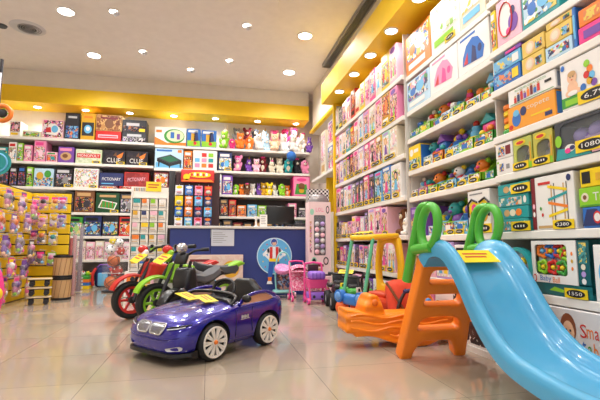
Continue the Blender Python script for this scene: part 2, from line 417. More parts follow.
PALS = dict(pink=[PINKS], rose=[PINKS, PASTEL], hotpink=[PINKS], white=[WHITES, PASTEL, PINKS], cream=[PASTEL], black=[DARK, GREYS], dark=[DARK], charcoal=[GREYS, DARK], grey=[GREYS], purple=[PINKS, GREYS],
            lilac=[PINKS, PASTEL], blue=[BLUES], sky=[BLUES], teal=[BLUES], green=[GREENS], lime=[GREENS], yellow=[MIXED, GREENS], orange=[REDS, MIXED], red=[REDS], maroon=[REDS], brown=[DARK, REDS], navy=[BLUES, DARK],
            gold=[REDS], peach=[PASTEL, PINKS], tan=[PASTEL], mint=[PASTEL], palegreen=[PASTEL], paleblue=[PASTEL, BLUES])
CNAME = dict(hotpink='bright pink', rose='pale pink', navy='navy blue', dark='dark', sky='light blue', lime='lime green', palegreen='pale green', paleblue='pale blue', peach='peach-coloured')
def cn(c): return CNAME.get(c, c)
SNAME = dict(picture='box with a busy picture front', doll='doll box', dolls='box picturing three dolls', stripe='box with a slanted title band')
def tray_toy(w, d, h, base, cols, rng, label, cat, group, loc, rz, tagged=True, kind=None, txt=None):
    """open try-me tray: low front, tall back card and a real toy in it"""
    t = empty('toy_in_open_box', label, cat, (loc[0], loc[1], loc[2]+.0012), rz, group)
    b = MB().box((0, d/2, .008), (w, d, .016), base).box((0, .006, h*.17), (w, .008, h*.34), mat(base, .35)).box((0, d-.006, h*.5), (w, .008, h), mat(base, .35))
    for s in (-1, 1): b.plate([[(0, 0), (d, 0), (d, h*.96), (d*.75, h*.9), (d*.2, h*.36), (0, h*.34)]], .006, mat(base, .35), Matrix.Translation((s*(w/2-.003), 0, 0)) @ Matrix(((0, 0, 1, 0), (1, 0, 0, 0), (0, 1, 0, 0), (0, 0, 0, 1))))
    b.build('open_box', t)
    p = MB().rect(-w*.46, h*.03, w*.46, h*.31, busy(cols, 30), .001)
    p.rect(-w*.3, h*.1, w*.1, h*.25, rng.choice(['white', 'yellow', 'blue']), 0); p.build('front_print', t)
    q = MB(); kind = kind or rng.choice(['car', 'animal', 'stack', 'house', 'drum'])
    c = [rng.choice(['red', 'blue', 'yellow', 'orange', 'purple', 'teal', 'lime', 'sky', 'hotpink', 'white']) for _ in range(6)]
    r = min(w*.36, h*.28, d*.3); y = d*.45; g = lambda k: mat(c[k], .3)
    if kind == 'car':
        q.box((0, y, h*.38), (w*.8, d*.5, h*.26), g(0), .02).box((-w*.1, y, h*.6), (w*.42, d*.44, h*.26), g(1), .02)
        for s in (-.28, .28): q.cyl((w*s, y-d*.3, h*.3), (w*s, y+d*.3, h*.3), h*.12, g(2))
        q.ball((w*.16, y, h*.62), h*.1, g(3), 12)
    elif kind == 'animal':
        q.ball((0, y, h*.36), (w*.34, r, h*.24), g(0)).ball((-w*.1, y-r*.3, h*.66), (r, r, r*.95), g(1))
        for s in (-1, 1): q.ball((-w*.1+s*r*.8, y, h*.66+r*.7), r*.42, g(2), 10).ball((-w*.1+s*r*.35, y-r*1.15, h*.70), r*.16, 'black', 8).ball((s*w*.27, y-r*.5, h*.22), (r*.5, r*.5, h*.12), g(3), 10)
        q.ball((-w*.1, y-r*1.2, h*.6), (r*.4, r*.25, r*.25), g(4), 10)
    elif kind == 'stack':
        for k in range(4): q.lathe([(w*(.36-.06*k), 0), (w*(.40-.06*k), .01), (w*(.38-.06*k), h*.15), (0.001, h*.16)], g(k), Matrix.Translation((0, y, h*(.14+.16*k))), 16)
        q.ball((0, y, h*.86), h*.1, g(5), 12)
    elif kind == 'house':
        q.box((0, y, h*.42), (w*.66, d*.5, h*.5), g(0), .01).plate([[(-w*.4, 0), (w*.4, 0), (0, h*.28)]], d*.6, g(1), Matrix.Translation((0, y, h*.66)) @ Matrix.Rotation(PI/2, 4, 'X'), .004)
        q.box((0, y-d*.26, h*.42), (w*.2, .01, h*.24), g(2), .003).ball((w*.22, y-d*.3, h*.46), h*.1, g(3), 10).ball((-w*.24, y-d*.3, h*.4), h*.09, g(4), 10)
    else:
        q.lathe([(w*.3, 0), (w*.38, h*.05), (w*.36, h*.3), (w*.40, h*.34), (w*.3, h*.38), (.001, h*.4)], g(0), Matrix.Translation((0, y, h*.15)), 20)
        for k in range(5): q.ball((w*.22*math.cos(k*1.26), y+w*.2*math.sin(k*1.26), h*.62), h*.11, g(k+1 if k < 5 else 0), 12)
        q.cyl((0, y, h*.5), (0, y, h*.78), w*.07, g(2)).ball((0, y, h*.84), h*.1, g(4), 12)
    q.build({'car': 'toy_car', 'animal': 'toy_animal', 'stack': 'stacking_rings', 'house': 'toy_house', 'drum': 'toy_drum'}[kind], t)
    if tagged: price_tag(t, w, rng.uniform(-.2, .2)*w, .0, txt=txt, s=.78)
    return t
TOYN = dict(car='toy car', animal='toy animal', stack='stacking rings', house='toy house', drum='toy drum')

# ------------------------------------------------------------------ shelf units
WS = '#ebe6df'
LIP = .042
def back_unit(x0, x1, zs, label, wall_col):
    t = empty('shelf_unit', label, 'shelving', (0, 0, 0), 0, 'back wall shelving')
    shelf = mat(WS, .4)
    for z in zs:
        MB().box(((x0+x1)/2, 7.19, z-LIP/2), (x1-x0, .38, LIP), shelf, .004, seg=1).build('shelf', t)
    MB().box(((x0+x1)/2, 7.386, 1.18), (x1-x0, .02, 2.3), mat(wall_col, .7)).build('back_panel', t)
    for x in (x0+.012, x1-.012): MB().box((x, 7.34, 1.3), (.024, .07, 2.56), 'dark').build('upright', t)
    MB().box(((x0+x1)/2, 7.21, .035), (x1-x0, .3, .07), shelf).build('plinth', t)
    return t
BZL = (2.318, 1.937, 1.545, 1.157, .789, .426); BZR = (2.291, 1.903, 1.498, 1.13, .76)
back_unit(-3.9, -.905, BZL, 'long white shelving with board games on the back wall', '#6a625e')
back_unit(-.895, 1.72, BZR, 'white shelving behind the counter, with soft toys along its upper shelves', '#5c5556')
RZF = (2.13, 1.765, 1.43, 1.066, .734, .405); RZN = (2.10, 1.785, 1.545, 1.27, 1.045, .722, .41)
def right_unit(y0, y1, zs, xf, label, post=None, plinth=True):
    t = empty('shelf_unit', label, 'shelving', (0, 0, 0), 0, 'right wall shelving'); shelf = mat(WS, .4)
    for z in zs: MB().box(((xf+XW)/2, (y0+y1)/2, z-LIP/2), (XW-xf-.022, y1-y0-.008, LIP), shelf, .004, seg=1).build('shelf', t)
    MB().box((XW-.01, (y0+y1)/2, 1.25), (.016, y1-y0-.008, 2.5), mat('#8d8278', .7)).build('back_panel', t)
    for y in (y0+.006, y1-.010): MB().box(((xf+.035+XW-.02)/2, y, 1.25), (XW-.055-xf, .008, 2.5), mat('#cfc8c0', .5)).build('divider', t)
    MB().box(((xf-.06+XW)/2, (y0+y1)/2, .0175), (XW-xf+.03, y1-y0-.008, .035), shelf).build('plinth', t)
    if post: MB().box((1.70, y1+.03, 1.27), (.2, .045, 2.53), mat('yellow_post', .5, name='yellow_paint')).build('end_post', t)
    return t
YF0, YF1, YM0, YN0 = 3.18, 5.13, 2.06, .85
right_unit(YF0, YF1, RZF, 1.6, 'far bay of the right-hand shelving, mostly pink toy boxes, ending at a yellow post', True)
right_unit(YM0, YF0, RZN, 1.635, 'middle bay of the right-hand shelving, filled with open baby toy boxes')
right_unit(YN0, YM0, RZN, 1.6, 'bay of the right-hand shelving closest to viewer, with large white and teal boxes')
t = empty('corner_shelf', 'short shelf beyond the yellow post in the back corner', 'shelving', (0, 0, 0))
MB().box((1.79, 5.75, 1.675-LIP/2), (.4, 1.1, LIP), mat(WS, .4), .004, seg=1).build('shelf', t)
MB().box((1.82, 5.75, 1.38), (.3, .03, .5), mat('yellow_post', .5, name='yellow_paint')).build('bracket', t)
# ------------------------------------------------------------------ back wall rows (read from the shelves, left to right)
FB = 7.015
def back_item(px0, px1, z, ytop, base, art, label, cat='board game', group=None, d=.26, name='game_box', up=0.0, hz=None, tagged=None, side=None):
    xa, xb = X_at(px0, FB, z), X_at(px1, FB, z)
    h = hz if hz else max(.05, on_y((px0+px1)/2, ytop, FB).z-z-up)
    h = gap_above(z+up, BZR if px0 > 150 else BZL, h, 2.85)
    return carton(xb-xa-.006, d, h, base, art, label, cat, group, ((xa+xb)/2, FB, z+up), 0, name, tagged, side)
rb = random.Random(5)
P = art_picture
def art_title(txt, tcol, pic, box=None, z=.5, hh=.3, ww=.8, italic=0):
    def f(b, w, h):
        if pic: b.rect(-w*.47, h*.05, w*.47, h*.95, busy(pic, 14), E1)
        if box: b.rect(-w*ww*.56, h*(z-hh*.75), w*ww*.56, h*(z+hh*.75), box, E2)
        b.text(txt, 0, h*z, w*ww, h*hh, tcol, E3, 0, italic)
    return f
Z1, Z2, Z3, Z4, Z5, Z6 = BZL
T = 'top shelf of back wall'
back_item(9, 20, Z1, 121, 'white', P(PINKS+DARK, None, 'yellow', 'bottom'), 'small white and pink toy box beside orange ring on the top back shelf', 'toy box', None, name='toy_box')
back_item(22, 40, Z1, 130.5, 'palegreen', P(GREENS, None, 'white'), 'low pale green box lying on the top back shelf, left of the pink truck box', 'toy box', None, name='toy_box')
def truck(b, w, h):
    b.rect(-w*.47, h*.04, w*.47, h*.96, busy(PINKS+['#16161a', '#16161a', '#ffffff'], 15), E1)
    b.poly([(-w*.3, h*.2), (w*.2, h*.15), (w*.38, h*.5), (w*.1, h*.8), (-w*.2, h*.75)], 'white', E2); b.oval(w*.1, h*.5, w*.16, h*.2, 'sky', E3); b.poly([(-w*.3, h*.3), (-w*.05, h*.3), (-w*.1, h*.6), (-w*.3, h*.55)], 'red', E3)
back_item(41, 63, Z1, 120, 'rose', truck, 'pink and black toy box picturing a white and red vehicle, top back shelf', 'toy box', None, name='toy_box')
back_item(64, 79, Z1, 113, 'black', lambda b, w, h: (b.rect(-w*.45, h*.03, w*.45, h*.97, 'dark', E1/2), b.rect(-w*.42, h*.05, w*.42, h*.5, busy(['#2f6fc0', '#2b3568', '#f0802a', '#69b7e4'], 14), E1), b.rect(-w*.3, h*.8, w*.3, h*.88, 'silver', E2)), 'tall black game box with blue picture, standing beside the yellow one', 'board game')
back_item(80, 94.5, Z1, 113.5, 'gold', lambda b, w, h: (b.rect(-w*.42, h*.15, w*.42, h*.66, 'dark', E1), b.oval(0, h*.4, w*.28, h*.16, 'sky', E2), b.oval(0, h*.42, w*.14, h*.08, 'white', E3), b.rect(-w*.3, h*.82, w*.3, h*.9, 'orange', E2)), 'tall yellow game box with dark picture on the top back shelf', 'board game')
back_item(95, 121, Z1, 131, 'red', lambda b, w, h: (b.rect(-w*.4, h*.3, w*.38, h*.62, 'rose', E2), b.rect(-w*.36, h*.38, w*.34, h*.5, 'red', E3)), 'flat red game box lying under the tan and brown one on top shelf', 'board game', hz=.16)
back_item(95, 121.5, Z1, 115, 'tan', lambda b, w, h: (b.rect(-w*.48, h*.03, w*.48, h*.97, busy(['#c98a3c', '#e0b060', '#a05a28', '#7a3a20'], 12), E1), b.oval(0, h*.45, w*.17, h*.3, 'brown', E2), b.rect(-w*.34, h*.74, w*.34, h*.86, 'maroon', E2)), 'tan and brown game box stacked on the flat red one', 'board game', up=.162)
back_item(121.6, 146, Z1, 131, 'charcoal', lambda b, w, h: (b.rect(-w*.47, h*.06, w*.47, h*.5, busy(GREYS, 20), E1), b.rect(-w*.3, h*.55, w*.3, h*.8, 'silver', E2)), 'dark grey game box, lower of two at the end of the top shelf', 'board game', hz=.165)
back_item(121.6, 146, Z1, 120, 'charcoal', lambda b, w, h: (b.rect(-w*.47, h*.06, w*.47, h*.5, busy(DARK, 20), E1), b.rect(-w*.34, h*.5, w*.2, h*.74, 'silver', E2), b.rect(w*.2, h*.05, w*.44, h*.3, 'yellow', E3)), 'dark grey game box with yellow corner, stacked upper at end of top shelf', 'board game', up=.167)
# second shelf
back_item(-4, 7, Z2, 147, 'teal', P(BLUES), 'small teal box at the left frame edge, second back shelf', 'toy box', None, name='toy_box')
back_item(7.5, 16, Z2, 142, 'white', P(WHITES+DARK, None, 'red'), 'tall white pack with mixed picture, second back shelf, left of lime pack', 'toy box', None, name='toy_box')
back_item(16.5, 22.5, Z2, 143, 'lime', P(GREENS), 'narrow lime green pack on the second back shelf', 'toy box', None, name='toy_box')
back_item(23, 31.5, Z2, 145, 'pink', P(PINKS), 'small pink pack beside the narrow lime green pack, second back shelf', 'toy box', None, name='toy_box')
back_item(33, 45, Z2, 140, 'pink', P(PINKS+['#f0802a', '#2a9c9f'], None, 'hotpink'), 'tall pink box with orange and teal picture, second back shelf', 'toy box', None, name='toy_box')
back_item(45.5, 57, Z2, 152, 'rose', P(['#f0802a', '#2a9c9f', '#ee8fb6', '#cf2f2c'], None, 'green'), 'low pink and green box between tall pink and purple boxes', 'toy box', None, name='toy_box')
back_item(57.5, 73.5, Z2, 147, 'purple', lambda b, w, h: (b.oval(0, h*.4, w*.36, h*.26, 'tan', E2), b.oval(-w*.05, h*.42, w*.18, h*.13, 'brown', E3), b.rect(-w*.4, h*.74, w*.36, h*.92, 'pink', E2)), 'purple game box with a tan oval picture, beside the pale green box', 'board game')
def mono(b, w, h):
    b.rect(-w*.47, h*.05, w*.47, h*.95, busy(['#d5e2b8', '#cfdcb0', '#dfe8c8', '#c3d0a8'], 12), E1)
    b.rect(-w*.45, h*.40, w*.45, h*.70, 'red', E2); b.text('MONOPOLY', 0, h*.55, w*.82, h*.2, 'white', E3); b.oval(0, h*.86, w*.1, h*.08, 'white', E3)
back_item(75, 101.5, Z2, 149.5, 'palegreen', mono, 'pale green property-trading game box with red title band, second back shelf', 'board game', tagged=.3)
def clue(b, w, h):
    b.rect(-w*.47, h*.04, w*.47, h*.96, busy(['#221c2a', '#2e2536', '#3a2c30', '#1a1822'], 9), E1)
    b.poly([(w*.1, h*.6), (w*.42, h*.9), (w*.34, h*.5), (w*.2, h*.42)], 'orange', E2); b.poly([(-w*.05, h*.62), (w*.08, h*.9), (w*.12, h*.6)], 'brown', E2)
    b.text('CLUE', -w*.02, h*.3, w*.62, h*.32, 'white', E3)
back_item(102.5, 125, Z2, 150.5, 'dark', clue, 'dark detective game box beside the pale green box, first of two alike', 'board game', tagged=.3)
back_item(125.5, 147.5, Z2, 151.5, 'dark', clue, 'dark detective game box at the end of the second shelf, second of two', 'board game', tagged=.3)
# third shelf
for k, (a, b_, yt) in enumerate(((-3, 8, 166), (8.5, 16.5, 167), (17, 25, 166.5))):
    back_item(a, b_, Z3, yt, 'black', P(DARK+['#cf2f2c', '#2f6fc0', '#7a4aa8'], None, rb.choice(['red', 'silver', 'blue']), 'top', 30), f'black action toy pack, {ORD[k+1]} from the left on the third back shelf', 'toy box', 'black action toy packs', name='toy_box')
back_item(25.5, 32, Z3, 167, 'lime', P(GREENS+DARK), 'narrow lime green pack on the third back shelf, beside the black packs', 'toy box', None, name='toy_box')
back_item(33, 53, Z3, 168.5, 'paleblue', lambda b, w, h: (b.rect(-w*.47, h*.04, w*.47, h*.5, busy(BLUES+['#f0802a'], 22), E1), b.oval(w*.2, h*.7, w*.18, h*.2, 'green', E2), b.oval(-w*.2, h*.6, w*.18, h*.2, 'gold', E2)), 'pale blue toy box with green and gold picture, third back shelf', 'toy box', None, name='toy_box')
back_item(54, 72, Z3, 168.5, 'black', P(GREYS+DARK, None, 'silver', 'top', 22), 'square black box with grey picture, third back shelf', 'board game', tagged=.3)
back_item(73, 98, Z3, 168.5, 'white', lambda b, w, h: (b.rect(-w*.45, h*.06, w*.45, h*.94, busy(WHITES+['#cf2f2c', '#f4f2ee'], 34), E1), b.rect(-w*.2, h*.4, w*.1, h*.6, 'white', E2)), 'white game box scattered with small coloured pictures, third back shelf', 'board game', tagged=.3)
def pict(b, w, h):
    b.rect(-w*.47, h*.05, w*.47, h*.95, 'navy', E1); b.text('PICTIONARY', 0, h*.52, w*.78, h*.24, 'white', E2, 0, .15); b.rect(-w*.4, h*.12, w*.1, h*.2, 'sky', E2)
back_item(98.5, 123, Z3, 173, 'navy', pict, 'dark blue drawing game box with slanted white title, third back shelf', 'board game', up=.045)
back_item(123.5, 148.5, Z3, 172.5, 'red', lambda b, w, h: (b.rect(-w*.47, h*.05, w*.47, h*.95, busy(['#b02826', '#c4302c', '#9a2022'], 8), E1), b.text('PICTIONARY', 0, h*.5, w*.74, h*.26, 'rose', E2, .08, .2)), 'red drawing game box with pale slanted title, third back shelf', 'board game', up=.045)
back_item(98.5, 118, Z3, 184, 'maroon', P(REDS), 'thin dark red box lying flat under the dark blue game', 'board game', hz=.042)
back_item(119, 148.5, Z3, 184, 'red', P(REDS), 'thin bright red box lying flat under the red drawing game', 'board game', hz=.042)
# fourth to sixth shelves, seen between the yellow slat wall and the card rack
for k, (a, b_, yt, base, cols, what) in enumerate(((64, 73, 192, 'dark', DARK, 'dark narrow game box'), (73.5, 94, 191, 'brown', DARK+['#cf2f2c', '#f2cf1d'], 'brown game box with small figures'), (119.5, 134, 194, 'charcoal', GREYS+['#c9772a'], 'dark grey game box'))):
    back_item(a, b_, Z4, yt, base, P(cols, None, 'tan'), f'{what} on the fourth back shelf, {"left" if a<90 else "right"} of the green table-game box', 'board game')
def foosball(b, w, h):
    b.poly([(-w*.4, h*.25), (w*.3, h*.15), (w*.42, h*.5), (-w*.25, h*.66)], 'white', E2); b.poly([(-w*.34, h*.28), (w*.27, h*.2), (w*.36, h*.47), (-w*.22, h*.6)], 'green', E3)
    for k in range(4): b.rect(-w*.25+k*w*.15, h*.25, -w*.23+k*w*.15, h*.58, 'red', E4)
    b.rect(-w*.35, h*.78, w*.35, h*.9, 'tan', E2)
back_item(95, 119, Z4, 193, '#1f4a2c', foosball, 'dark green box picturing a game table, fourth back shelf', 'board game', tagged=.3)
for k, (a, b_, yt, base) in enumerate(((66, 82, 217, 'green'), (82.5, 101, 216, 'navy'), (101.5, 118, 216, 'dark'), (118.5, 134, 217, 'red'))):
    back_item(a, b_, Z5, yt, base, P({'green': GREENS, 'navy': BLUES+DARK, 'dark': BLUES+GREENS+DARK, 'red': REDS}[base], None, 'black', 'top', 22), f'{cn(base)} play set box on the fifth back shelf, {ORD[k+1]} right of the slat wall', 'toy box', 'play set boxes on the fifth back shelf', name='toy_box')
for k in range(6):
    back_item(76+k*9.2, 85+k*9.2, Z6, 241+(k % 2), 'rose' if k % 2 else 'cream', P(PINKS+['#ffffff', '#f4e6ea', '#f0a070'], None, 'white', 'top', 46), f'small {"pale pink" if k%2 else "cream"} pack, {ORD[k+1]} from the left on the sixth back shelf', 'toy box', 'small pale packs on the sixth back shelf', name='toy_box')
# floor under the sixth shelf
for k, (c, h) in enumerate((('yellow', .052), ('blue', .045), ('orange', .045), ('green', .045))):
    z = .001+sum((.052, .045, .045, .045)[:k])+k*.001
    xa, xb = X_at(79, 6.95, .1), X_at(93.5, 6.95, .1)
    b = MB().box((0, 0, h/2), (xb-xa, .24, h), mat(c, .4), .004, seg=1)
    o = b.build('block_set_box'); MB().rect(-.1, h*.25, .02, h*.75, 'white', -.1215).build('front_print', o)
    tag(o, f'flat {c} box, {("bottom", "second from bottom", "third from bottom", "top")[k]} of the floor stack under the lowest back shelf', 'toy box', 'flat boxes stacked on the floor', ((xa+xb)/2, 6.82, z))
zt = .001+.052+.045*3+.004
for k, (dx, c, r) in enumerate(((-.10, 'red', .04), (-.025, 'white', .036), (.045, 'lime', .033), (.094, 'orange', .024))):
    xc = X_at(86, 6.9, .2)
    o = MB().ball((0, 0, r), r, c, 14).ball((.3*r, -.5*r, r*1.6), r*.45, 'red' if k % 2 else 'yellow', 10).build('toy_figure'); tag(o, f'small {c} toy figure on the floor stack of flat boxes', 'toy', 'small toys on the flat boxes', (xc+dx, 6.82, zt))
t = empty('backpack', 'blue and purple padded toy bag with red sides, on floor under the back shelf', 'bag', (X_at(103, 6.85, .15), 6.85, .001))
MB().box((0, .06, .17), (.25, .14, .32), mat('navy', .6), .05).build('body', t); MB().box((0, -.02, .13), (.14, .05, .2), mat('sky', .4), .02).build('pocket', t)
for s in (-1, 1): MB().tube(spline([(s*.1, -.02, .3), (s*.14, -.04, .2), (s*.13, -.03, .04)], 5), .022, 'red').build('strap', t)
MB().tube([(-.08, .0, .31), (-.05, 0, .35), (.05, 0, .35), (.08, 0, .31)], .012, 'purple').build('handle', t)

# right part of the back wall, behind the counter
Z1, Z2, Z3, Z4, Z5 = BZR
def golf(b, w, h):
    b.poly([(-w*.5, h*.02), (w*.5, h*.02), (w*.5, h*.2), (-w*.1, h*.14), (-w*.5, h*.45)], 'orange', E1)
    b.oval(w*.12, h*.52, w*.33, h*.40, 'green', E1, 28); b.oval(w*.15, h*.55, w*.28, h*.32, 'palegreen', E2, 28)
    b.rect(w*.0, h*.4, w*.12, h*.74, 'blue', E3); b.rect(w*.2, h*.35, w*.3, h*.66, 'purple', E3); b.rect(-w*.46, h*.7, -w*.28, h*.84, 'orange', E2)
back_item(154.2, 186, Z1, 127.5, 'white', golf, 'long white game box with a green oval picture, start of the soft toy shelf', 'board game')
def tower(b, w, h):
    b.rect(-w*.47, h*.03, w*.47, h*.35, 'lime', E1); b.rect(-w*.2, h*.3, w*.1, h*.75, 'gold', E2); b.poly([(0, h*.3), (w*.35, h*.35), (w*.25, h*.9), (w*.05, h*.85)], 'navy', E2); b.oval(w*.1, h*.2, w*.12, h*.1, 'red', E2)
    b.rect(-w*.4, h*.8, w*.3, h*.93, 'white', E2)
back_item(186.5, 200.5, Z1, 129, 'blue', tower, 'blue game box with gold tower picture, first of two alike on the top shelf', 'board game')
back_item(201, 216.5, Z1, 130.5, 'blue', tower, 'blue game box with gold tower picture, second of two, beside the green plush', 'board game')
def pool(b, w, h):
    b.poly([(-w*.46, h*.05), (w*.46, h*.05), (w*.46, h*.2), (-w*.46, h*.3)], 'sky', E1)
    b.poly([(-w*.42, h*.50), (w*.02, h*.24), (w*.02, h*.10), (-w*.42, h*.34)], 'black', E2); b.poly([(w*.02, h*.24), (w*.44, h*.42), (w*.44, h*.28), (w*.02, h*.10)], 'dark', E2)
    b.poly([(-w*.42, h*.50), (w*.02, h*.24), (w*.44, h*.42), (w*.05, h*.70)], 'charcoal', E3); b.poly([(-w*.32, h*.50), (w*.02, h*.31), (w*.34, h*.43), (w*.05, h*.63)], '#2a7050', E4)
    b.poly([(-w*.38, h*.36), (-w*.32, h*.33), (-w*.34, h*.08), (-w*.37, h*.08)], 'black', E3); b.poly([(w*.38, h*.28), (w*.43, h*.29), (w*.42, h*.06), (w*.39, h*.06)], 'black', E3); b.poly([(0, h*.12), (w*.05, h*.12), (w*.04, h*.02), (w*.01, h*.02)], 'black', E3)
    b.rect(-w*.44, h*.84, w*.1, h*.93, 'blue', E2); b.rect(w*.3, h*.8, w*.44, h*.94, 'orange', E2)
back_item(154.2, 183, Z2, 147.5, 'paleblue', pool, 'large pale box picturing a green pool table, second shelf', 'board game')
back_item(183.5, 192, Z2, 151, 'orange', P(REDS), 'narrow orange box beside the pool table box', 'board game')
back_item(192.5, 217, Z2, 150.5, 'white', lambda b, w, h: [b.rect(-w*.42+w*.28*i, h*.12+h*.27*j, -w*.22+w*.28*i, h*.32+h*.27*j, c, E2) for i, j, c in ((0, 0, 'pink'), (1, 0, 'orange'), (2, 0, 'red'), (0, 1, 'sky'), (1, 1, 'pink'), (2, 1, 'teal'), (1, 2, 'red'), (2, 2, 'lime'))], 'white game box with small pink and orange squares, second shelf', 'board game')
back_item(218, 232, Z2, 152.5, 'navy', P(BLUES+WHITES, None, 'white', 'top', 24), 'dark blue and white box at the end of the games, before the soft toys', 'board game', tagged=.2)
back_item(153, 168, Z3, 172.5, 'maroon', P(REDS+WHITES, None, 'white', 'bottom'), 'dark red box with white picture, third shelf left of the hanging rack', 'board game')
back_item(222, 232.5, Z3, 175.5, 'purple', P(BLUES+PINKS, None, 'white'), 'purple box on the third shelf, right of the white pink-print box', 'toy box', name='toy_box')
back_item(209.5, 221.5, Z3, 174.5, 'white', P(PINKS+WHITES, None, 'pink'), 'white box with pink print, third shelf right of the hanging rack', 'toy box', name='toy_box')
back_item(293, 310, Z3, 175.5, 'hotpink', lambda b, w, h: (b.rect(-w*.46, h*.04, w*.46, h*.96, 'pink', E1), b.poly([(-w*.4, h*.1), (w*.4, h*.1), (w*.3, h*.6), (-w*.3, h*.62)], 'green', E2), b.oval(0, h*.5, w*.2, h*.16, 'brown', E3), b.oval(0, h*.28, w*.16, h*.12, 'gold', E3), b.oval(0, h*.82, w*.3, h*.09, 'hotpink', E2)), 'bright pink box with a green garden picture, beside the soft toys on third shelf', 'toy box', name='toy_box')
for k, (a, b_, yt, base) in enumerate(((211, 219, 198, 'maroon'), (219.5, 228, 199, 'dark'), (228.5, 236, 200, 'red'))):
    back_item(a, b_, Z4, yt, base, P(REDS+DARK, None, 'tan', 'top', 36), f'{cn(base)} cartoned toy, {ORD[k+1]} right of the hanging rack on the shelf above the counter', 'toy box', 'cartons on the shelf above the counter', name='toy_box')
rr = random.Random(11)
for k in range(7):
    a = 237+k*10.2; base = ['orange', 'sky', 'lime', 'dark', 'maroon', 'pink', 'charcoal'][k]
    back_item(a, a+8.5+rr.random()*1.4, Z4, 201+rr.random()*8, base, P(PALS[base][0], None, 'white', 'top', 40), f'small {cn(base)} toy box, {ORD[k+1]} along the shelf above the counter monitor', 'toy box', 'small boxes on the shelf above the counter', name='toy_box')
for k in range(9):
    a = 212+k*10.4; base = ['dark', 'charcoal', 'maroon', 'dark', 'brown', 'charcoal', 'navy', 'dark', 'green'][k]
    back_item(a, a+9.5, Z5, 220+rr.random()*3, base, P(PALS[base][0], None, 'tan', 'top', 40), f'{cn(base)} box, {ORD[k+1]} from the hanging rack on the shelf just above the counter top', 'toy box', 'boxes just above the counter top', name='toy_box')

# ------------------------------------------------------------------ soft toys
def plush_mesh(kind):
    b = MB()
    b.ball((0, 0, .09), (.082, .07, .09), 'white').ball((0, -.012, .215), (.078, .07, .07), 'white')
    for s in (-1, 1):
        b.ball((s*.055, -.075, .034), (.034, .06, .034), 'white', rot=(0, 0, s*.3)); b.ball((s*.085, -.03, .125), (.028, .03, .06), 'white', rot=(0, s*.5, 0))
        if kind in ('bear', 'mouse'): b.ball((s*(.06 if kind == 'bear' else .075), 0, .275 if kind == 'bear' else .285), ((.028, .02, .028) if kind == 'bear' else (.045, .02, .045)), 'white')
        if kind == 'rabbit': b.ball((s*.035, .005, .33), (.02, .016, .07), 'white', rot=(0, s*.2, 0))
        if kind == 'dog': b.ball((s*.082, -.01, .2), (.022, .03, .055), 'white', rot=(0, s*.25, 0))
        if kind == 'unicorn': b.ball((s*.045, 0, .285), (.016, .012, .03), 'white')
    o = b.build('plush_tmp')
    md = o.modifiers.new('r', 'REMESH'); md.mode = 'VOXEL'; md.voxel_size = .011
    md = o.modifiers.new('s', 'SMOOTH'); md.factor = .5; md.iterations = 3
    mods(o); me = o.data
    me.materials.clear(); me.materials.append(None)
    me.polygons.foreach_set('use_smooth', [True]*len(me.polygons)); bpy.data.objects.remove(o); return me
PM = {k: plush_mesh(k) for k in ('bear', 'mouse', 'rabbit', 'dog', 'unicorn')}
def small(mb, name):
    me = mb.mesh(name); return me
EYE_M = {s: small(MB().ball((s*.028, -.078, .228), .0095, mat('black', .15), 10), 'eye') for s in (-1, 1)}
NOSE_M = small(MB().ball((0, -.09, .205), (.013, .009, .009), mat('black', .3), 10), 'nose')
MUZ_M = small(MB().ball((0, -.07, .197), (.036, .028, .026), mat('cream', .9), 12), 'muzzle')
BOW_M = small(MB().ball((-.025, -.05, .285), (.026, .014, .02), mat('hotpink', .8), 10).ball((.025, -.05, .285), (.026, .014, .02), mat('hotpink', .8), 10).ball((0, -.055, .285), .011, mat('hotpink', .8), 8), 'bow')
HORN_M = small(MB().cyl((0, -.03, .28), (0, -.06, .35), .014, mat('gold', .4), .002, 10), 'horn')
BELLY_M = small(MB().ball((0, -.05, .09), (.05, .03, .058), mat('cream', .9), 12), 'belly_patch')
def plush(kind, col, loc, s, rz, label, group, bow=False, belly=False, lean=0, lim=9):
    s = min(s*.86, lim/TALL[kind]); o = bpy.data.objects.new('plush_'+kind, PM[kind]); C.objects.link(o); o.scale = (s*.74, s*.72, s)
    o.material_slots[0].link = 'OBJECT'; o.material_slots[0].material = mat(col, .95, bump=.3, bscale=140)
    tag(o, label, 'soft toy', group, (loc[0], loc[1], loc[2]+.003)); o.rotation_euler = (lean, 0, rz)
    kids = [('eye', EYE_M[-1]), ('eye', EYE_M[1]), ('nose', NOSE_M), ('muzzle', MUZ_M)] + ([('bow', BOW_M)] if bow else []) + ([('horn', HORN_M)] if kind == 'unicorn' else []) + ([('belly_patch', BELLY_M)] if belly else [])
    for n, me in kids:
        c = bpy.data.objects.new(n, me); C.objects.link(c); c.parent = o
    return o
WORD = dict(rose='pale pink', hotpink='bright pink', lime='lime green', sky='light blue', peach='peach', paleblue='pale blue')
TALL = dict(bear=.305, mouse=.335, rabbit=.405, dog=.29, unicorn=.355)
def plush_row(lst, z, where, group, Y=7.08, up=0.0, lim=.30):
    for k, (px, kind, col, s, bow) in enumerate(lst):
        plush(kind, col, (X_at(px, Y, z), Y+(.02 if Y > 7.2 else .07)*(k % 2), z+up), s, (-.45+.9*((k*37) % 10)/10), f'{WORD.get(col, col)} plush {kind}{" with a pink bow" if bow else ""}, {ORD[k+1]} from the left {where}', group, bow, k % 3 == 0, 0, lim)
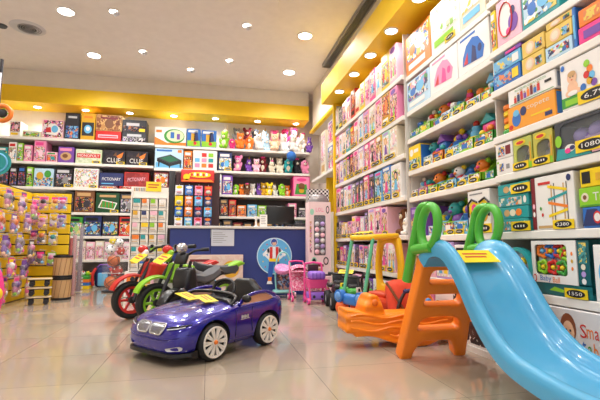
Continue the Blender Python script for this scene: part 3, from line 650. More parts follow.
plush_row([(224.5, 'bear', 'lime', 1.2, 0), (232, 'dog', 'hotpink', .8, 0), (240, 'bear', 'orange', 1.15, 0), (250, 'dog', 'orange', 1.05, 0), (258.5, 'unicorn', 'white', 1.2, 0), (267, 'rabbit', 'paleblue', 1.0, 0), (275, 'bear', 'peach', 1.3, 1),
           (284, 'bear', 'white', 1.35, 0), (293.5, 'unicorn', 'white', 1.25, 0), (301.5, 'dog', 'white', 1.15, 0), (309.6, 'rabbit', 'purple', .9, 0)], Z1, 'in the front of the top plush row', 'soft toys in the top front row', 7.06, lim=.40)
plush_row([(225.5, 'rabbit', 'cream', 1.0, 0), (236.5, 'bear', 'grey', 1.15, 0), (247, 'mouse', 'maroon', 1.1, 0), (256, 'dog', 'charcoal', 1.2, 0), (264.8, 'unicorn', 'paleblue', 1.05, 0), (274.5, 'mouse', 'pink', 1.08, 1), (285, 'bear', 'hotpink', 1.2, 1), (294, 'mouse', 'pink', 1.3, 1), (303, 'bear', 'peach', 1.0, 1)],
          Z1+.15, 'in the raised back of the top plush row', 'soft toys in the raised top back row', 7.26, 0.0, lim=.38)
o = MB().box((X_at(266, 7.28, Z1), 7.275, Z1+.0755), (1.30, .15, .148), mat('grey', .6)).build('plush_riser'); tag(o, 'low grey riser under the back row of plush on the top shelf', 'riser')
plush_row([(238.2, 'mouse', 'pink', 1.1, 1), (249, 'unicorn', 'purple', 1.25, 0), (256.3, 'bear', 'rose', .95, 0), (263.5, 'bear', 'maroon', 1.15, 1), (271.5, 'rabbit', 'cream', 1.0, 1), (280, 'bear', 'cream', 1.25, 0), (288.5, 'dog', 'teal', 1.1, 0), (297, 'bear', 'dark', 1.25, 1), (304.5, 'dog', 'pink', 1.05, 0)], Z2, 'on the second plush shelf', 'soft toys on the second shelf')
plush_row([(236, 'dog', 'lime', .75, 0), (241.5, 'bear', 'orange', .8, 0), (247, 'bear', 'brown', .8, 1), (253, 'bear', 'white', .85, 0), (258.5, 'rabbit', 'purple', .65, 0), (264, 'bear', 'gold', .95, 0), (269.5, 'mouse', 'yellow', .85, 0), (275, 'unicorn', 'white', .8, 0), (281.5, 'dog', 'lime', .9, 0), (288, 'bear', 'orange', .8, 0)], Z3, 'on the third plush shelf', 'small soft toys on the third shelf')
o = MB().ball((0, 0, -.1), .085, mat('blue', .8), 16).tube([(0, 0, -.02), (0, .02, .0), (0, .06, .016), (0, .13, .016)], .006, 'navy').build('plush_ball'); tag(o, 'round blue plush ball hung from the top plush shelf edge, above the teal dog', 'soft toy', None, (X_at(291.5, 6.9, Z1), 6.905, Z1-.005))
# ------------------------------------------------------------------ right wall: far bay, generated row by row
rg = random.Random(21)
FX = 1.615
def shelf_name(i): return ('top', 'second', 'third', 'fourth', 'fifth', 'sixth', 'floor')[i]
def far_row(i, spec, stop=.015):
    """spec: list of (width, height, base colour, style) from the yellow post towards the viewer"""
    z = RZF[i] if i < 6 else .036; y = YF1-.03
    for k, (w, h, base, st) in enumerate(spec):
        if y-w < YF0+stop: break
        h = gap_above(z, RZF, h)
        sn = shelf_name(i)
        where = f'{ORD[k+1]} from yellow post, {sn} shelf, far bay' if i < 6 else f'{ORD[k+1]} from yellow post, on the floor of the far bay'
        carton(w-.004, min(.24, .12+h*.3), h, base, STY[st](rg, base), f'{cn(base)} {SNAME[st].split(" with")[0] if st=="picture" else SNAME[st]}, {where}', 'toy box', f'toy boxes on the {sn} far shelf', (FX, y-w/2, z), -PI/2, 'toy_box',
               rg.uniform(-.25, .25) if rg.random() < (.75 if i else .15) else None)
        y -= w
B = lambda *a: a
far_row(0, [B(.15, .30, 'palegreen', 'picture'), B(.13, .27, 'black', 'picture'), B(.15, .29, 'white', 'doll'), B(.17, .30, 'rose', 'dolls'), B(.15, .33, 'red', 'picture'), B(.15, .27, 'peach', 'picture'), B(.15, .3, 'yellow', 'doll'),
            B(.14, .30, 'rose', 'doll'), B(.15, .32, 'hotpink', 'doll'), B(.15, .3, 'cream', 'doll'), B(.18, .34, 'yellow', 'picture'), B(.16, .34, 'rose', 'dolls')])
far_row(1, [B(.14, .29, 'pink', 'doll'), B(.14, .28, 'rose', 'doll'), B(.13, .27, 'peach', 'doll'), B(.16, .29, 'teal', 'doll'), B(.12, .27, 'red', 'picture'), B(.15, .29, 'rose', 'dolls'), B(.15, .31, 'paleblue', 'doll'), B(.16, .31, 'pink', 'doll'),
            B(.17, .31, 'cream', 'dolls'), B(.16, .32, 'rose', 'doll'), B(.18, .32, 'gold', 'picture'), B(.16, .31, 'pink', 'dolls')])
far_row(2, [B(.15, .26, 'pink', 'doll'), B(.15, .27, 'lilac', 'doll'), B(.12, .27, 'yellow', 'doll'), B(.12, .28, 'black', 'doll'), B(.12, .28, 'maroon', 'doll'), B(.16, .29, 'rose', 'dolls'), B(.18, .29, 'lilac', 'doll'), B(.15, .29, 'hotpink', 'dolls'),
            B(.16, .3, 'pink', 'doll'), B(.16, .29, 'gold', 'dolls'), B(.17, .3, 'mint', 'doll'), B(.16, .28, 'cream', 'picture')])
far_row(3, [B(.18, .30, 'pink', 'doll'), B(.13, .28, 'grey', 'doll'), B(.13, .29, 'white', 'doll'), B(.15, .29, 'lilac', 'dolls'), B(.13, .28, 'grey', 'doll'), B(.13, .29, 'charcoal', 'doll'), B(.12, .29, 'black', 'doll'), B(.15, .31, 'hotpink', 'doll'),
            B(.15, .32, 'black', 'doll'), B(.18, .30, 'sky', 'doll'), B(.2, .32, 'blue', 'doll'), B(.2, .30, 'white', 'doll')])
far_row(4, [B(.10, .20, 'black', 'picture'), B(.09, .21, 'purple', 'doll'), B(.12, .19, 'yellow', 'doll'), B(.12, .18, 'tan', 'doll'), B(.15, .19, 'pink', 'dolls'), B(.13, .24, 'rose', 'picture'), B(.14, .21, 'hotpink', 'doll'), B(.13, .22, 'lilac', 'picture'),
            B(.1, .26, 'charcoal', 'doll'), B(.18, .29, 'rose', 'doll'), B(.15, .29, 'pink', 'doll'), B(.14, .27, 'rose', 'dolls')], .27)
far_row(5, [B(.13, .22, 'charcoal', 'picture'), B(.13, .22, 'hotpink', 'doll'), B(.13, .24, 'purple', 'doll'), B(.14, .23, 'dark', 'dolls'), B(.14, .25, 'lilac', 'dolls'), B(.13, .23, 'navy', 'picture'), B(.14, .24, 'pink', 'dolls'), B(.14, .24, 'grey', 'doll'),
            B(.15, .25, 'rose', 'dolls'), B(.15, .26, 'lilac', 'picture'), B(.16, .26, 'pink', 'doll'), B(.16, .26, 'rose', 'dolls')])
far_row(6, [B(.3, .28, 'pink', 'dolls'), B(.28, .27, 'dark', 'picture'), B(.3, .29, 'rose', 'dolls'), B(.3, .27, 'purple', 'picture'), B(.3, .28, 'white', 'dolls'), B(.3, .28, 'pink', 'picture')])
o = plush('dog', 'brown', (1.71, YF0+.195, RZF[4]), .98, -PI/2, 'brown plush dog squeezed beside the pink boxes on the fifth far shelf', None)
o = plush('rabbit', 'white', (1.665, YF0+.085, RZF[4]), .6, -PI/2, 'small white plush rabbit in front of the brown plush dog on the fifth shelf', None)
# corner shelf boxes beyond the post
carton(.26, .2, .36, 'white', art_doll(PINKS, 'hotpink', 'purple', 'purple'), 'white doll box, upper of two stacked on the corner shelf beyond the yellow post', 'toy box', None, (1.64, 5.42, 1.675+.352), -PI/2, 'toy_box')
carton(.27, .22, .35, 'blue', art_dolls(BLUES+PINKS, 'hotpink', 'white', 'white'), 'blue doll box, lower of two stacked on the corner shelf beyond the yellow post', 'toy box', None, (1.64, 5.42, 1.675), -PI/2, 'toy_box')
carton(.24, .18, .66, 'cream', art_picture(PINKS+PASTEL, None, 'tan', 'bottom'), 'tall cream box at the outer end of the corner shelf, beyond the stacked doll boxes', 'toy box', None, (1.64, 5.80, 1.675), -PI/2, 'toy_box')

# ------------------------------------------------------------------ right wall: middle bay, open try-me boxes
MX = 1.65
def mid_carton(px0, px1, i, ytop, base, art, label, up=0.0, hz=None, tagged=None, d=.26, X=MX, side=None, txt=None, name='toy_box', ts=1.0, cat='toy box', group=None, zs=RZN):
    z = zs[i] if i < 7 else .036
    ya, yb = Y_at(px0, X, z+up), Y_at(px1, X, z+up)
    h = hz if hz else on_x((px0+px1)/2, ytop, X).z-z-up
    lo, hi = (YM0+.016, YF0-.014) if X == MX else (YN0+.01, YM0-.014)
    ya, yb = min(ya, hi), max(yb, lo); h = gap_above(z+up, zs, h)
    return carton(ya-yb-.005, d, h, base, art, label, cat, group, (X, (ya+yb)/2, z+up), -PI/2, name, tagged, side, txt, ts=ts)
def mid_tray(px0, px1, i, h, base, cols, label, kind, tagged=True, X=MX, d=.2, up=0):
    z = RZN[i]; ya, yb = min(Y_at(px0, X, z), YF0-.014), max(Y_at(px1, X, z), YM0+.016); h = gap_above(z, RZN, h*1.0)
    return tray_toy(ya-yb-.006, d, h, base, cols, rg, label, 'toy', 'open baby toy boxes in the middle bay', (X+rg.uniform(0, .03), (ya+yb)/2, z+up), -PI/2, rg.random() < .62, kind)
def tent(c1, c2):
    def f(b, w, h):
        b.poly([(-w*.34, h*.2), (w*.3, h*.14), (w*.36, h*.4), (w*.18, h*.72), (0, h*.8), (-w*.2, h*.68), (-w*.32, h*.42)], c1, E1)
        b.poly([(-w*.06, h*.18), (w*.12, h*.16), (w*.1, h*.5), (0, h*.6)], c2, E2); b.oval(w*.22, h*.42, w*.06, h*.1, c2, E2); b.poly([(-w*.3, h*.22), (-w*.16, h*.2), (-w*.16, h*.5)], 'red', E2)
        b.rect(-w*.4, h*.86, w*.1, h*.92, c1, E1)
    return f
# top shelf
mid_carton(405.8, 431, 0, 30, 'orange', P(['#f0802a', '#ffffff', '#f2cf1d', '#2f6fc0'], None, 'white', 'bottom', 14), 'orange and white picture box, first in the middle bay on the top shelf', hz=.34)
mid_carton(431.5, 460, 0, 10, 'white', P(['#ffffff', '#f4f2ee', '#8ecb2e', '#e8dcc4', '#f4f2ee'], None, 'lime', 'bottom', 9), 'large white box with pale green picture on the top shelf of the middle bay', hz=.36, tagged=.2)
mid_carton(460.5, 486, 0, 0, 'cream', P(['#ffffff', '#f4f2ee', '#f2cf1d', '#bcdcf0'], None, 'sky', 'bottom', 12), 'large cream box on the top shelf, closest to viewer in the middle bay', hz=.33)
# second shelf
mid_carton(405.8, 430, 1, 56, 'paleblue', P(BLUES+['#7a4aa8', '#ee8fb6'], None, 'white', 'bottom', 12), 'pale blue and red picture box, first on the second shelf of the middle bay', hz=.25, side='red')
mid_carton(430.5, 458, 1, 42, 'white', tent('pink', 'hotpink'), 'white box picturing a pink play tent, second shelf of the middle bay', hz=.27)
mid_carton(458.5, 490.5, 1, 14, 'white', tent('blue', 'navy'), 'white box picturing a blue play tent, second shelf of the middle bay', hz=.28)
def trays(i, spec, up=0):
    for k, (a, b_, h, base, kind, cols, what) in enumerate(spec):
        mid_tray(a, b_, i, h*1.42, base, cols, f'{what}, {ORD[k+1]} from far end, {shelf_name(i)} shelf, middle bay', kind, up=up)
trays(2, [(407, 418, .15, 'green', 'car', GREENS, 'green open box with a small toy car'), (418.5, 429, .17, 'lime', 'drum', GREENS, 'lime green open box with a drum toy'), (429.5, 440, .15, 'green', 'animal', GREENS, 'green open box with a toy animal'),
          (440.5, 452, .14, 'paleblue', 'car', BLUES, 'pale blue open box with a toy truck'), (452.5, 463, .19, 'lime', 'stack', GREENS, 'lime green open box with stacking rings'), (463.5, 477, .17, 'white', 'car', MIXED, 'white open box with a toy car'), (477.5, 490, .21, 'green', 'house', GREENS, 'tall green open box with a toy house')])
mid_carton(405.5, 420.5, 3, 140, 'yellow', art_stripe(BLUES, 'yellow', 'white'), 'yellow and blue box, first on the fourth shelf of the middle bay', hz=.2, side='blue', tagged=.1)
trays(3, [(421, 430, .17, 'paleblue', 'animal', BLUES, 'pale blue open box with toy animal'), (430.5, 441, .22, 'orange', 'house', REDS, 'orange open box with a toy house'), (441.5, 456, .2, 'sky', 'drum', BLUES, 'light blue open box with an activity drum'),
          (456.5, 471, .21, 'lime', 'stack', GREENS, 'lime green open box with rings'), (471.5, 490.5, .24, 'green', 'house', GREENS, 'large green open box with a toy house')])
trays(4, [(405.5, 416, .14, 'white', 'drum', MIXED, 'white open box with a drum toy'), (416.5, 426, .13, 'purple', 'car', PINKS, 'purple open box with a toy car'), (426.5, 436, .12, 'lime', 'animal', GREENS, 'lime green open box with a toy animal'), (436.5, 446, .14, 'lime', 'drum', BLUES, 'lime green open box with an activity toy'),
          (446.5, 456.5, .19, 'sky', 'animal', BLUES, 'light blue open box with a tall toy animal'), (457, 467, .15, 'paleblue', 'car', BLUES, 'pale blue open box with a car'), (467.5, 480, .17, 'lime', 'animal', REDS, 'lime green open box with a round toy animal'), (480.5, 490.5, .16, 'green', 'stack', GREENS, 'green open box with rings')])
mid_carton(407.5, 425, 5, 207, 'purple', art_picture(['#7a4aa8', '#f2cf1d', '#b99bd6', '#f0802a', '#7a4aa8'], None, 'lilac', 'top', 18), 'purple box with yellow spots, first on the sixth shelf of the middle bay', hz=.235, tagged=.2)
trays(5, [(425.5, 440, .15, 'paleblue', 'car', PINKS, 'pale blue open box with a white car'), (440.5, 453, .23, 'lime', 'animal', MIXED, 'lime green open box with a big toy animal'), (453.5, 467.5, .19, 'sky', 'drum', BLUES, 'light blue open box with activity toy')])
for k, (a, b_, base, st) in enumerate(((406, 421, 'pink', 'dolls'), (421.5, 436, 'rose', 'doll'), (436.5, 455, 'lilac', 'dolls'), (455.5, 472, 'white', 'picture'), (472.5, 489, 'sky', 'picture'))):
    mid_carton(a, b_, 6, 0, base, STY[st](rg, base), f'{cn(base)} box behind the slide, {ORD[k+1]} from far end on the lowest shelf of the middle bay', hz=.24+.01*(k % 3), group='boxes behind the slide')
# floor boxes of the middle bay
for k, (ya, yb, base) in enumerate(((3.15, 2.85, 'pink'), (2.84, 2.53, 'white'))):
    carton(ya-yb-.01, .3, .30, base, art_picture(PINKS if base == 'pink' else MIXED, None, 'white', 'top', 14), f'{base} floor box behind the orange rocker, {("farther", "nearer")[k]} of two', 'toy box', 'floor boxes behind the orange rocker', (1.66, (ya+yb)/2, .036), -PI/2, 'toy_box')
def floorbox(b, w, h):
    b.rect(-w*.48, h*.04, w*.48, h*.96, busy(['#f4f2ee', '#2c2a30', '#4a3a3a', '#2c2a30', '#f0e8e4'], 9), E1)
    for k in range(4): b.oval(-w*.22+k*w*.15, h*(.45+.12*(k % 2)), w*.07, h*.12, 'orange', E2)
    b.text('bg', -w*.3, h*.17, w*.24, h*.2, 'hotpink', E2)
    b.rect(w*.28, h*.1, w*.46, h*.22, 'red', E2)
carton(.43, .3, .31, 'white', floorbox, 'white and dark floor box with orange circles, half hidden behind the blue slide', 'toy box', None, (1.60, 2.30, .036), -PI/2, 'toy_box')

# ------------------------------------------------------------------ right wall: near bay, single boxes
NX = 1.615
def near(px0, px1, i, base, art, label, **k): return mid_carton(px0, px1, i, 0, base, art, label, X=NX, **k)
# second shelf (top of the frame)
near(492, 497, 1, 'yellow', art_picture(MIXED), 'narrow yellow pack where the middle bay meets the bay closest to viewer', hz=.24)
near(497.5, 522, 1, 'rose', lambda b, w, h: (b.oval(-w*.1, h*.5, w*.3, h*.42, 'white', E1), b.tube([(-w*.1+w*.28*math.cos(a*.4), -.004, h*.5+h*.38*math.sin(a*.4)) for a in range(16)], .004, 'red', True, 5), b.oval(w*.2, h*.35, w*.2, h*.2, 'purple', E2), b.oval(w*.2, h*.6, w*.1, h*.1, 'navy', E3), b.oval(0, h*.2, w*.1, h*.08, 'hotpink', E3)), 'pale pink box with purple toy picture and red outline, near the frame top', hz=.28)
near(522.5, 560, 1, 'teal', art_picture(BLUES+['#ffffff'], None, 'white', 'top', 14), 'teal and white box on the second shelf at the frame top', hz=.26)
# third shelf
near(493.5, 521, 2, 'blue', lambda b, w, h: (b.rect(-w*.44, h*.15, w*.2, h*.85, busy(['#2f6fc0', '#69b7e4', '#2f6fc0', '#f0802a'], 20), E1), b.rect(w*.22, h*.2, w*.44, h*.8, 'yellow', E2)), 'long blue box, lower of two in the blue stack on third shelf', hz=.088)
near(493.5, 521, 2, 'sky', lambda b, w, h: (b.rect(-w*.44, h*.15, w*.2, h*.85, busy(['#69b7e4', '#2f6fc0', '#f2cf1d', '#69b7e4'], 20), E1), b.rect(w*.22, h*.2, w*.44, h*.8, 'white', E2)), 'long light blue box, upper of two in the blue stack on third shelf', up=.09, hz=.075)
near(504, 521, 2, 'purple', lambda b, w, h: b.rect(-w*.4, h*.25, w*.2, h*.75, 'hotpink', E1), 'small purple box lying on top of the two blue boxes', up=.167, hz=.06)
ylw = lambda b, w, h: (b.oval(-w*.12, h*.5, w*.2, h*.38, 'peach', E1), b.oval(-w*.12, h*.5, w*.13, h*.26, 'cream', E2), b.rect(w*.12, h*.2, w*.4, h*.7, busy(MIXED, 30), E1))
near(522, 545, 2, '#e4c25e', ylw, 'yellow box with round picture, lower of the two beside the blue stack', hz=.085)
near(522, 545, 2, '#e4c25e', ylw, 'yellow box with round picture, upper of the two beside the blue stack', up=.087, hz=.085)
near(545.5, 573, 2, 'paleblue', lambda b, w, h: b.rect(-w*.4, h*.2, w*.4, h*.8, busy(BLUES+GREENS, 24), E1), 'pale blue box with small pictures, under the yellow pair on third shelf', hz=.072)
near(545.5, 573, 2, '#e4c25e', ylw, 'yellow box with round picture, middle of the stack on the pale blue box', up=.074, hz=.08)
near(545.5, 573, 2, '#e4c25e', ylw, 'yellow box with round picture, topmost of the stack on the pale blue box', up=.156, hz=.08)
near(573.5, 578, 2, 'blue', lambda b, w, h: b.rect(-w*.3, h*.2, w*.3, h*.8, 'sky', E1), 'narrow upright blue box beside the magenta one on third shelf', hz=.23)
near(578.5, 640, 2, 'hotpink', lambda b, w, h: b.rect(-w*.4, h*.2, w*.3, h*.7, 'purple', E1), 'magenta box at the right frame edge on third shelf, under the orange one', hz=.075)
near(578.5, 640, 2, 'orange', lambda b, w, h: b.rect(-w*.4, h*.2, w*.3, h*.8, busy(['#f0802a', '#f2cf1d', '#f0802a'], 20), E1), 'orange box stacked on the magenta box at right frame edge', up=.077, hz=.08)
# fourth shelf: wooden blocks, peg figures
t = empty('stacking_toy', 'yellow ringed stacking tower at the end of the fourth shelf beside the orange box', 'toy', (1.69, YM0-.08, RZN[3]+.002))
MB().lathe([(.05, 0), (.055, .02), (.05, .03)], 'green').build('base', t)
b = MB()
for k in range(4): b.lathe([(.03, 0), (.047, .008), (.047, .03), (.03, .038)], 'yellow' if k % 2 == 0 else 'orange', Matrix.Translation((0, 0, .03+.038*k)), 18)
b.build('ring_tower', t); MB().ball((0, 0, .195), .022, 'teal').build('knob', t)
def copete(b, w, h):
    b.oval(-w*.3, h*.42, w*.1, h*.3, 'blue', E1); b.oval(-w*.14, h*.66, w*.07, h*.19, 'navy', E1); b.oval(-w*.3, h*.68, w*.07, h*.14, 'sky', E2); b.text('copete', w*.17, h*.70, w*.46, h*.22, 'cream', E2); b.rect(w*.02, h*.3, w*.4, h*.36, 'yellow', E1); b.oval(-w*.43, h*.15, w*.05, h*.1, 'red', E1); b.rect(w*.3, h*.1, w*.44, h*.26, 'navy', E1)
near(508.5, 556.5, 3, '#f2a032', copete, 'orange box with cream lettering, lower of two on the fourth shelf', hz=.13, side='#4a86c8')
def blocks(b, w, h):
    b.rect(-w*.46, h*.08, w*.46, h*.12, 'green', E1)
    for k, c in enumerate('red navy red purple orange maroon blue red'.split()):
        x = -w*.33+w*.072*k; zz = h*(.14+.016*k); b.rect(x-w*.028, zz, x+w*.028, zz+h*(.3+.1*(k % 3)), c, E2); b.oval(x, zz+h*(.36+.1*(k % 3)), w*.022, h*.06, 'tan', E3)
    b.text('BLOQUES DIDACTICOS', w*.0, h*.82, w*.66, h*.13, 'green', E2); b.rect(w*.3, h*.5, w*.43, h*.64, 'black', E2)
near(508.5, 556.5, 3, 'white', blocks, 'white box picturing wooden peg blocks, stacked upper on the orange box', up=.132, hz=.14, side='#8a94a8')
def baby(b, w, h):
    b.rect(-w*.49, 0.01, w*.49, h*.26, 'green', E1); b.rect(-w*.4, h*.08, w*.2, h*.2, 'lime', E2)
    b.oval(-w*.2, h*.42, w*.13, h*.15, 'skin', E1); b.oval(-w*.2, h*.64, w*.12, h*.13, 'skin', E2); b.oval(-w*.2, h*.71, w*.10, h*.06, 'tan', E3); b.oval(-w*.1, h*.34, w*.09, h*.05, 'skin', E2); b.oval(-w*.235, h*.645, w*.012, h*.014, 'dark', E4); b.oval(-w*.165, h*.645, w*.012, h*.014, 'dark', E4); b.oval(-w*.2, h*.585, w*.025, h*.012, 'red', E4); b.oval(-w*.2, h*.31, w*.12, h*.05, 'white', E4); b.oval(-w*.3, h*.32, w*.08, h*.07, 'skin', E2)
    for x, z, c in ((.16, .78, 'lime'), (.22, .66, 'orange'), (.14, .56, 'red'), (.26, .52, 'sky'), (.2, .42, 'gold'), (.05, .34, 'blue'), (.3, .36, 'purple')): b.oval(w*x, h*z, w*.07, h*.075, c, E2)
    b.oval(-w*.42, h*.9, w*.05, h*.06, 'blue', E2)
near(562, 606, 3, 'white', baby, 'white box picturing a baby with coloured toys and a green base strip', hz=.30, tagged=.3, txt='6.79', ts=1.3)
near(607, 650, 3, 'grey', art_picture(GREYS+['#cf2f2c'], None, 'black', 'bottom', 14), 'grey windowed box at right frame edge beside the baby picture box', hz=.26)
# fifth shelf
near(495.5, 514, 4, 'white', lambda b, w, h: (b.rect(-w*.3, h*.2, -w*.05, h*.7, busy(['#2f6fc0', '#cf2f2c', '#f2cf1d'], 40), E1), b.rect(w*.1, h*.3, w*.3, h*.6, 'grey', E1), b.oval(-w*.38, h*.8, w*.06, h*.08, 'lime', E1)), 'small white box with a rocket-like tower picture, lower of two on fifth shelf', hz=.088)
near(495.5, 513, 4, 'white', lambda b, w, h: (b.rect(-w*.35, h*.15, w*.05, h*.8, busy(MIXED, 40), E1), b.rect(w*.1, h*.2, w*.4, h*.8, 'maroon', E1)), 'small white and red box, stacked upper beside the yellow window boxes', up=.09, hz=.085)
def window_box(px0, px1, label, cols, fig, n):
    z = RZN[4]; ya, yb = Y_at(px0, NX, z), Y_at(px1, NX, z); w = ya-yb-.006; h = .17; d = .13
    t = empty('windowed_toy_box', label, 'toy box', (NX, (ya+yb)/2, z+.0015), -PI/2, 'yellow window boxes on the fifth shelf')
    b = MB().box((0, d-.005, h/2), (w, .01, h), cols[1]).box((0, d/2, .005), (w, d, .01), cols[0]).box((0, d/2, h-.004), (w, d, .008), cols[0])
    for s in (-1, 1): b.box((s*(w/2-.004), d/2, h/2), (.008, d, h), cols[0])
    F = MB(); F.plate([[(-w/2, 0), (w/2, 0), (w/2, h), (-w/2, h)], rounded([(-w*.34, h*.24), (w*.36, h*.24), (w*.36, h*.7), (w*.05, h*.76), (-w*.34, h*.66)], .02)], .004, cols[0], Matrix.Rotation(PI/2, 4, 'X'))
    b.build('open_box', t); F.build('front_frame', t)
    q = MB(); q.oval(-w*.1, h*.86, w*.3, h*.09, 'yellow', -.004); q.oval(-w*.1, h*.86, w*.2, h*.05, 'red', -.005); q.rect(w*.2, h*.02, w*.46, h*.2, 'lime', -.004); q.rect(w*.38, h*.2, w*.46, h*.8, 'gold', -.004); q.build('front_print', t)
    g = MB().ball((0, .07, h*.38), (.03, .03, .045), fig).ball((0, .065, h*.62), .028, 'tan')
    for s in (-1, 1): g.ball((s*.035, .06, h*.36), (.012, .014, .028), fig, 10)
    g.build('toy_figure', t); MB().rect(-w*.36, h*.22, w*.38, h*.78, clear('pack_window', (.9, .95, 1, 1), .12), .003).build('plastic_window', t)
    price_tag(t, w, -w*.12, .002, s=.9)
window_box(514.5, 534, 'yellow and tan window box with a figure, first of two on fifth shelf', ('#b8c05a', '#6a5a3a'), 'charcoal', 0)
window_box(534.5, 555, 'yellow and tan window box with a figure, beside the large purple toy box', ('#c0b84e', '#5a4a34'), 'grey', 1)
def purple_box():
    z = RZN[4]; ya, yb = Y_at(556.5, NX, z), Y_at(622, NX, z); w = ya-yb-.006; h = .178; d = .2
    t = empty('windowed_toy_box', 'large dark purple window box with shiny purple toys and a teal corner', 'toy box', (NX, (ya+yb)/2, z+.0015), -PI/2)
    b = MB().box((0, d-.005, h/2), (w, .01, h), 'violet').box((0, d/2, .006), (w, d, .012), 'lilac').box((0, d/2, h-.004), (w, d, .008), 'charcoal')
    for s in (-1, 1): b.box((s*(w/2-.004), d/2, h/2), (.008, d, h), 'charcoal')
    b.build('open_box', t)
    MB().plate([[(-w/2, 0), (w/2, 0), (w/2, h), (-w/2, h)], rounded([(-w*.44, h*.2), (w*.42, h*.16), (w*.42, h*.92), (-w*.40, h*.92)], .03)], .004, 'charcoal', Matrix.Rotation(PI/2, 4, 'X')).build('front_frame', t)
    p = MB().poly([(-w*.5, 0), (w*.1, 0), (-w*.02, h*.2), (-w*.46, h*.3)], 'teal', -.004).oval(-w*.24, h*.26, w*.09, h*.1, 'white', -.005)
    p.oval(-w*.44, h*.5, w*.06, h*.16, 'lime', -.004).rect(w*.1, 0.004, w*.49, h*.14, 'rose', -.004).oval(-w*.28, h*.2, w*.05, h*.07, 'hotpink', -.006).oval(-w*.2, h*.26, w*.045, h*.06, 'navy', -.006); p.build('front_print', t)
    q = MB()
    for k, (x, zz, r) in enumerate(((-.26, .62, .04), (-.13, .5, .045), (.0, .66, .042), (.12, .54, .046), (.26, .64, .04), (-.2, .38, .03), (.05, .36, .034))): q.ball((w*x, .08+.02*(k % 2), h*zz), r, mat('#7a55b8' if k % 2 else '#9a8ad0', .15), 14)
    q.tube([(-w*.3, .08, h*.55), (0, .06, h*.5), (w*.3, .08, h*.58)], .014, 'lilac'); q.build('purple_toy', t)
    MB().rect(-w*.45, h*.16, w*.43, h*.93, clear('pack_window', (.9, .95, 1, 1), .12), .003).build('plastic_window', t)
    price_tag(t, w, w*.1, .012, txt='1080', s=1.25)
purple_box()
# sixth shelf
def gamepad(b, w, h):
    for s in (-1, 1): b.oval(s*w*.2, h*.56, w*.25, h*.20, 'yellow', E1); b.oval(s*w*.24, h*.40, w*.16, h*.14, 'gold', E1); b.oval(s*w*.2, h*.58, w*.12, h*.11, 'hotpink' if s < 0 else 'blue', E2); b.oval(s*w*.22, h*.39, w*.07, h*.06, 'red' if s > 0 else 'lime', E2); b.tube([(s*w*.46, -.003, h*.38), (s*w*.47, -.003, h*.7), (s*w*.3, -.003, h*.8), (s*w*.05, -.003, h*.72)], .007, 'black', False, 6)
    b.oval(0, h*.5, w*.06, h*.14, 'black', E3); b.rect(-w*.4, h*.9, w*.2, h*.93, 'grey', E1)
ya = Y_at(469, 1.60, RZN[5]); yb = Y_at(494, 1.60, RZN[5])
mid_carton(469, 491.5, 5, 183, 'white', gamepad, 'white box with a yellow butterfly-shaped toy picture, at end of the middle bay', hz=.27, tagged=.22, ts=1.2)
for k, hh in enumerate((.068, .064, .064, .062)):
    near(497, 529, 5, 'teal', [lambda b, w, h: (b.rect(-w*.46, h*.12, w*.3, h*.8, busy(['#2a9c9f', '#e8dcc4', '#2a9c9f', '#f0802a', '#69b7e4'], 26), E1), b.oval(w*.4, h*.5, w*.05, h*.3, 'white', E2)), lambda b, w, h: (b.oval(-w*.2, h*.5, w*.1, h*.3, 'tan', E1), b.oval(0, h*.5, w*.1, h*.3, 'cream', E1), b.oval(w*.2, h*.5, w*.1, h*.3, 'orange', E1))][k % 2],
         f'flat teal box, {("bottom", "second from bottom", "third from bottom", "topmost")[k]} of the teal stack on the sixth shelf', up=sum((.068, .064, .064, .062)[:k])+.0015*k, hz=hh, tagged=(.28 if k in (0, 3) else None), group='teal boxes stacked on the sixth shelf', ts=1.1)
def marble(b, w, h):
    b.rect(-w*.5, 0.003, -w*.40, h*.997, 'maroon', E1); b.oval(-w*.45, h*.3, w*.03, h*.05, 'white', E2); b.oval(-w*.45, h*.45, w*.03, h*.05, 'rose', E2)
    for x in (-.02, .26): b.rect(w*x, h*.18, w*(x+.03), h*.82, 'tan', E1); b.rect(w*(x+.07), h*.16, w*(x+.09), h*.84, 'dark', E1)
    for k, c in enumerate(('yellow', 'teal', 'orange', 'yellow')): z = .72-.15*k; s = 1 if k % 2 else -1; b.poly([(w*(.13-.22), h*(z-s*.05)), (w*(.13+.22), h*(z+s*.05)), (w*(.13+.22), h*(z+s*.05+.05)), (w*(.13-.22), h*(z-s*.05+.05))], c, E2)
    b.oval(-w*.28, h*.4, w*.025, h*.035, 'green', E2); b.oval(-w*.24, h*.28, w*.025, h*.035, 'red', E2); b.rect(-w*.32, h*.84, -w*.02, h*.89, 'red', E2); b.oval(w*.4, h*.9, w*.05, h*.06, 'navy', E2); b.rect(-w*.36, h*.03, w*.4, h*.08, 'tan', E1)
near(533.5, 577.5, 5, 'white', marble, 'white box with dark red edge picturing a wooden marble run', hz=.265, tagged=.24, txt='2380', ts=.95, side='#e6e0d8')
near(583, 640, 5, 'blue', lambda b, w, h: (b.poly([(-w*.5, h*.1), (-w*.1, h*.1), (-w*.2, h*.9), (-w*.4, h*.9)], 'navy', E1), b.oval(-w*.2, h*.5, w*.08, h*.3, 'red', E2), b.oval(-w*.2, h*.5, w*.06, h*.2, 'white', E3)), 'blue box with red and white round mark, lowest of the stack at the right edge', hz=.09)
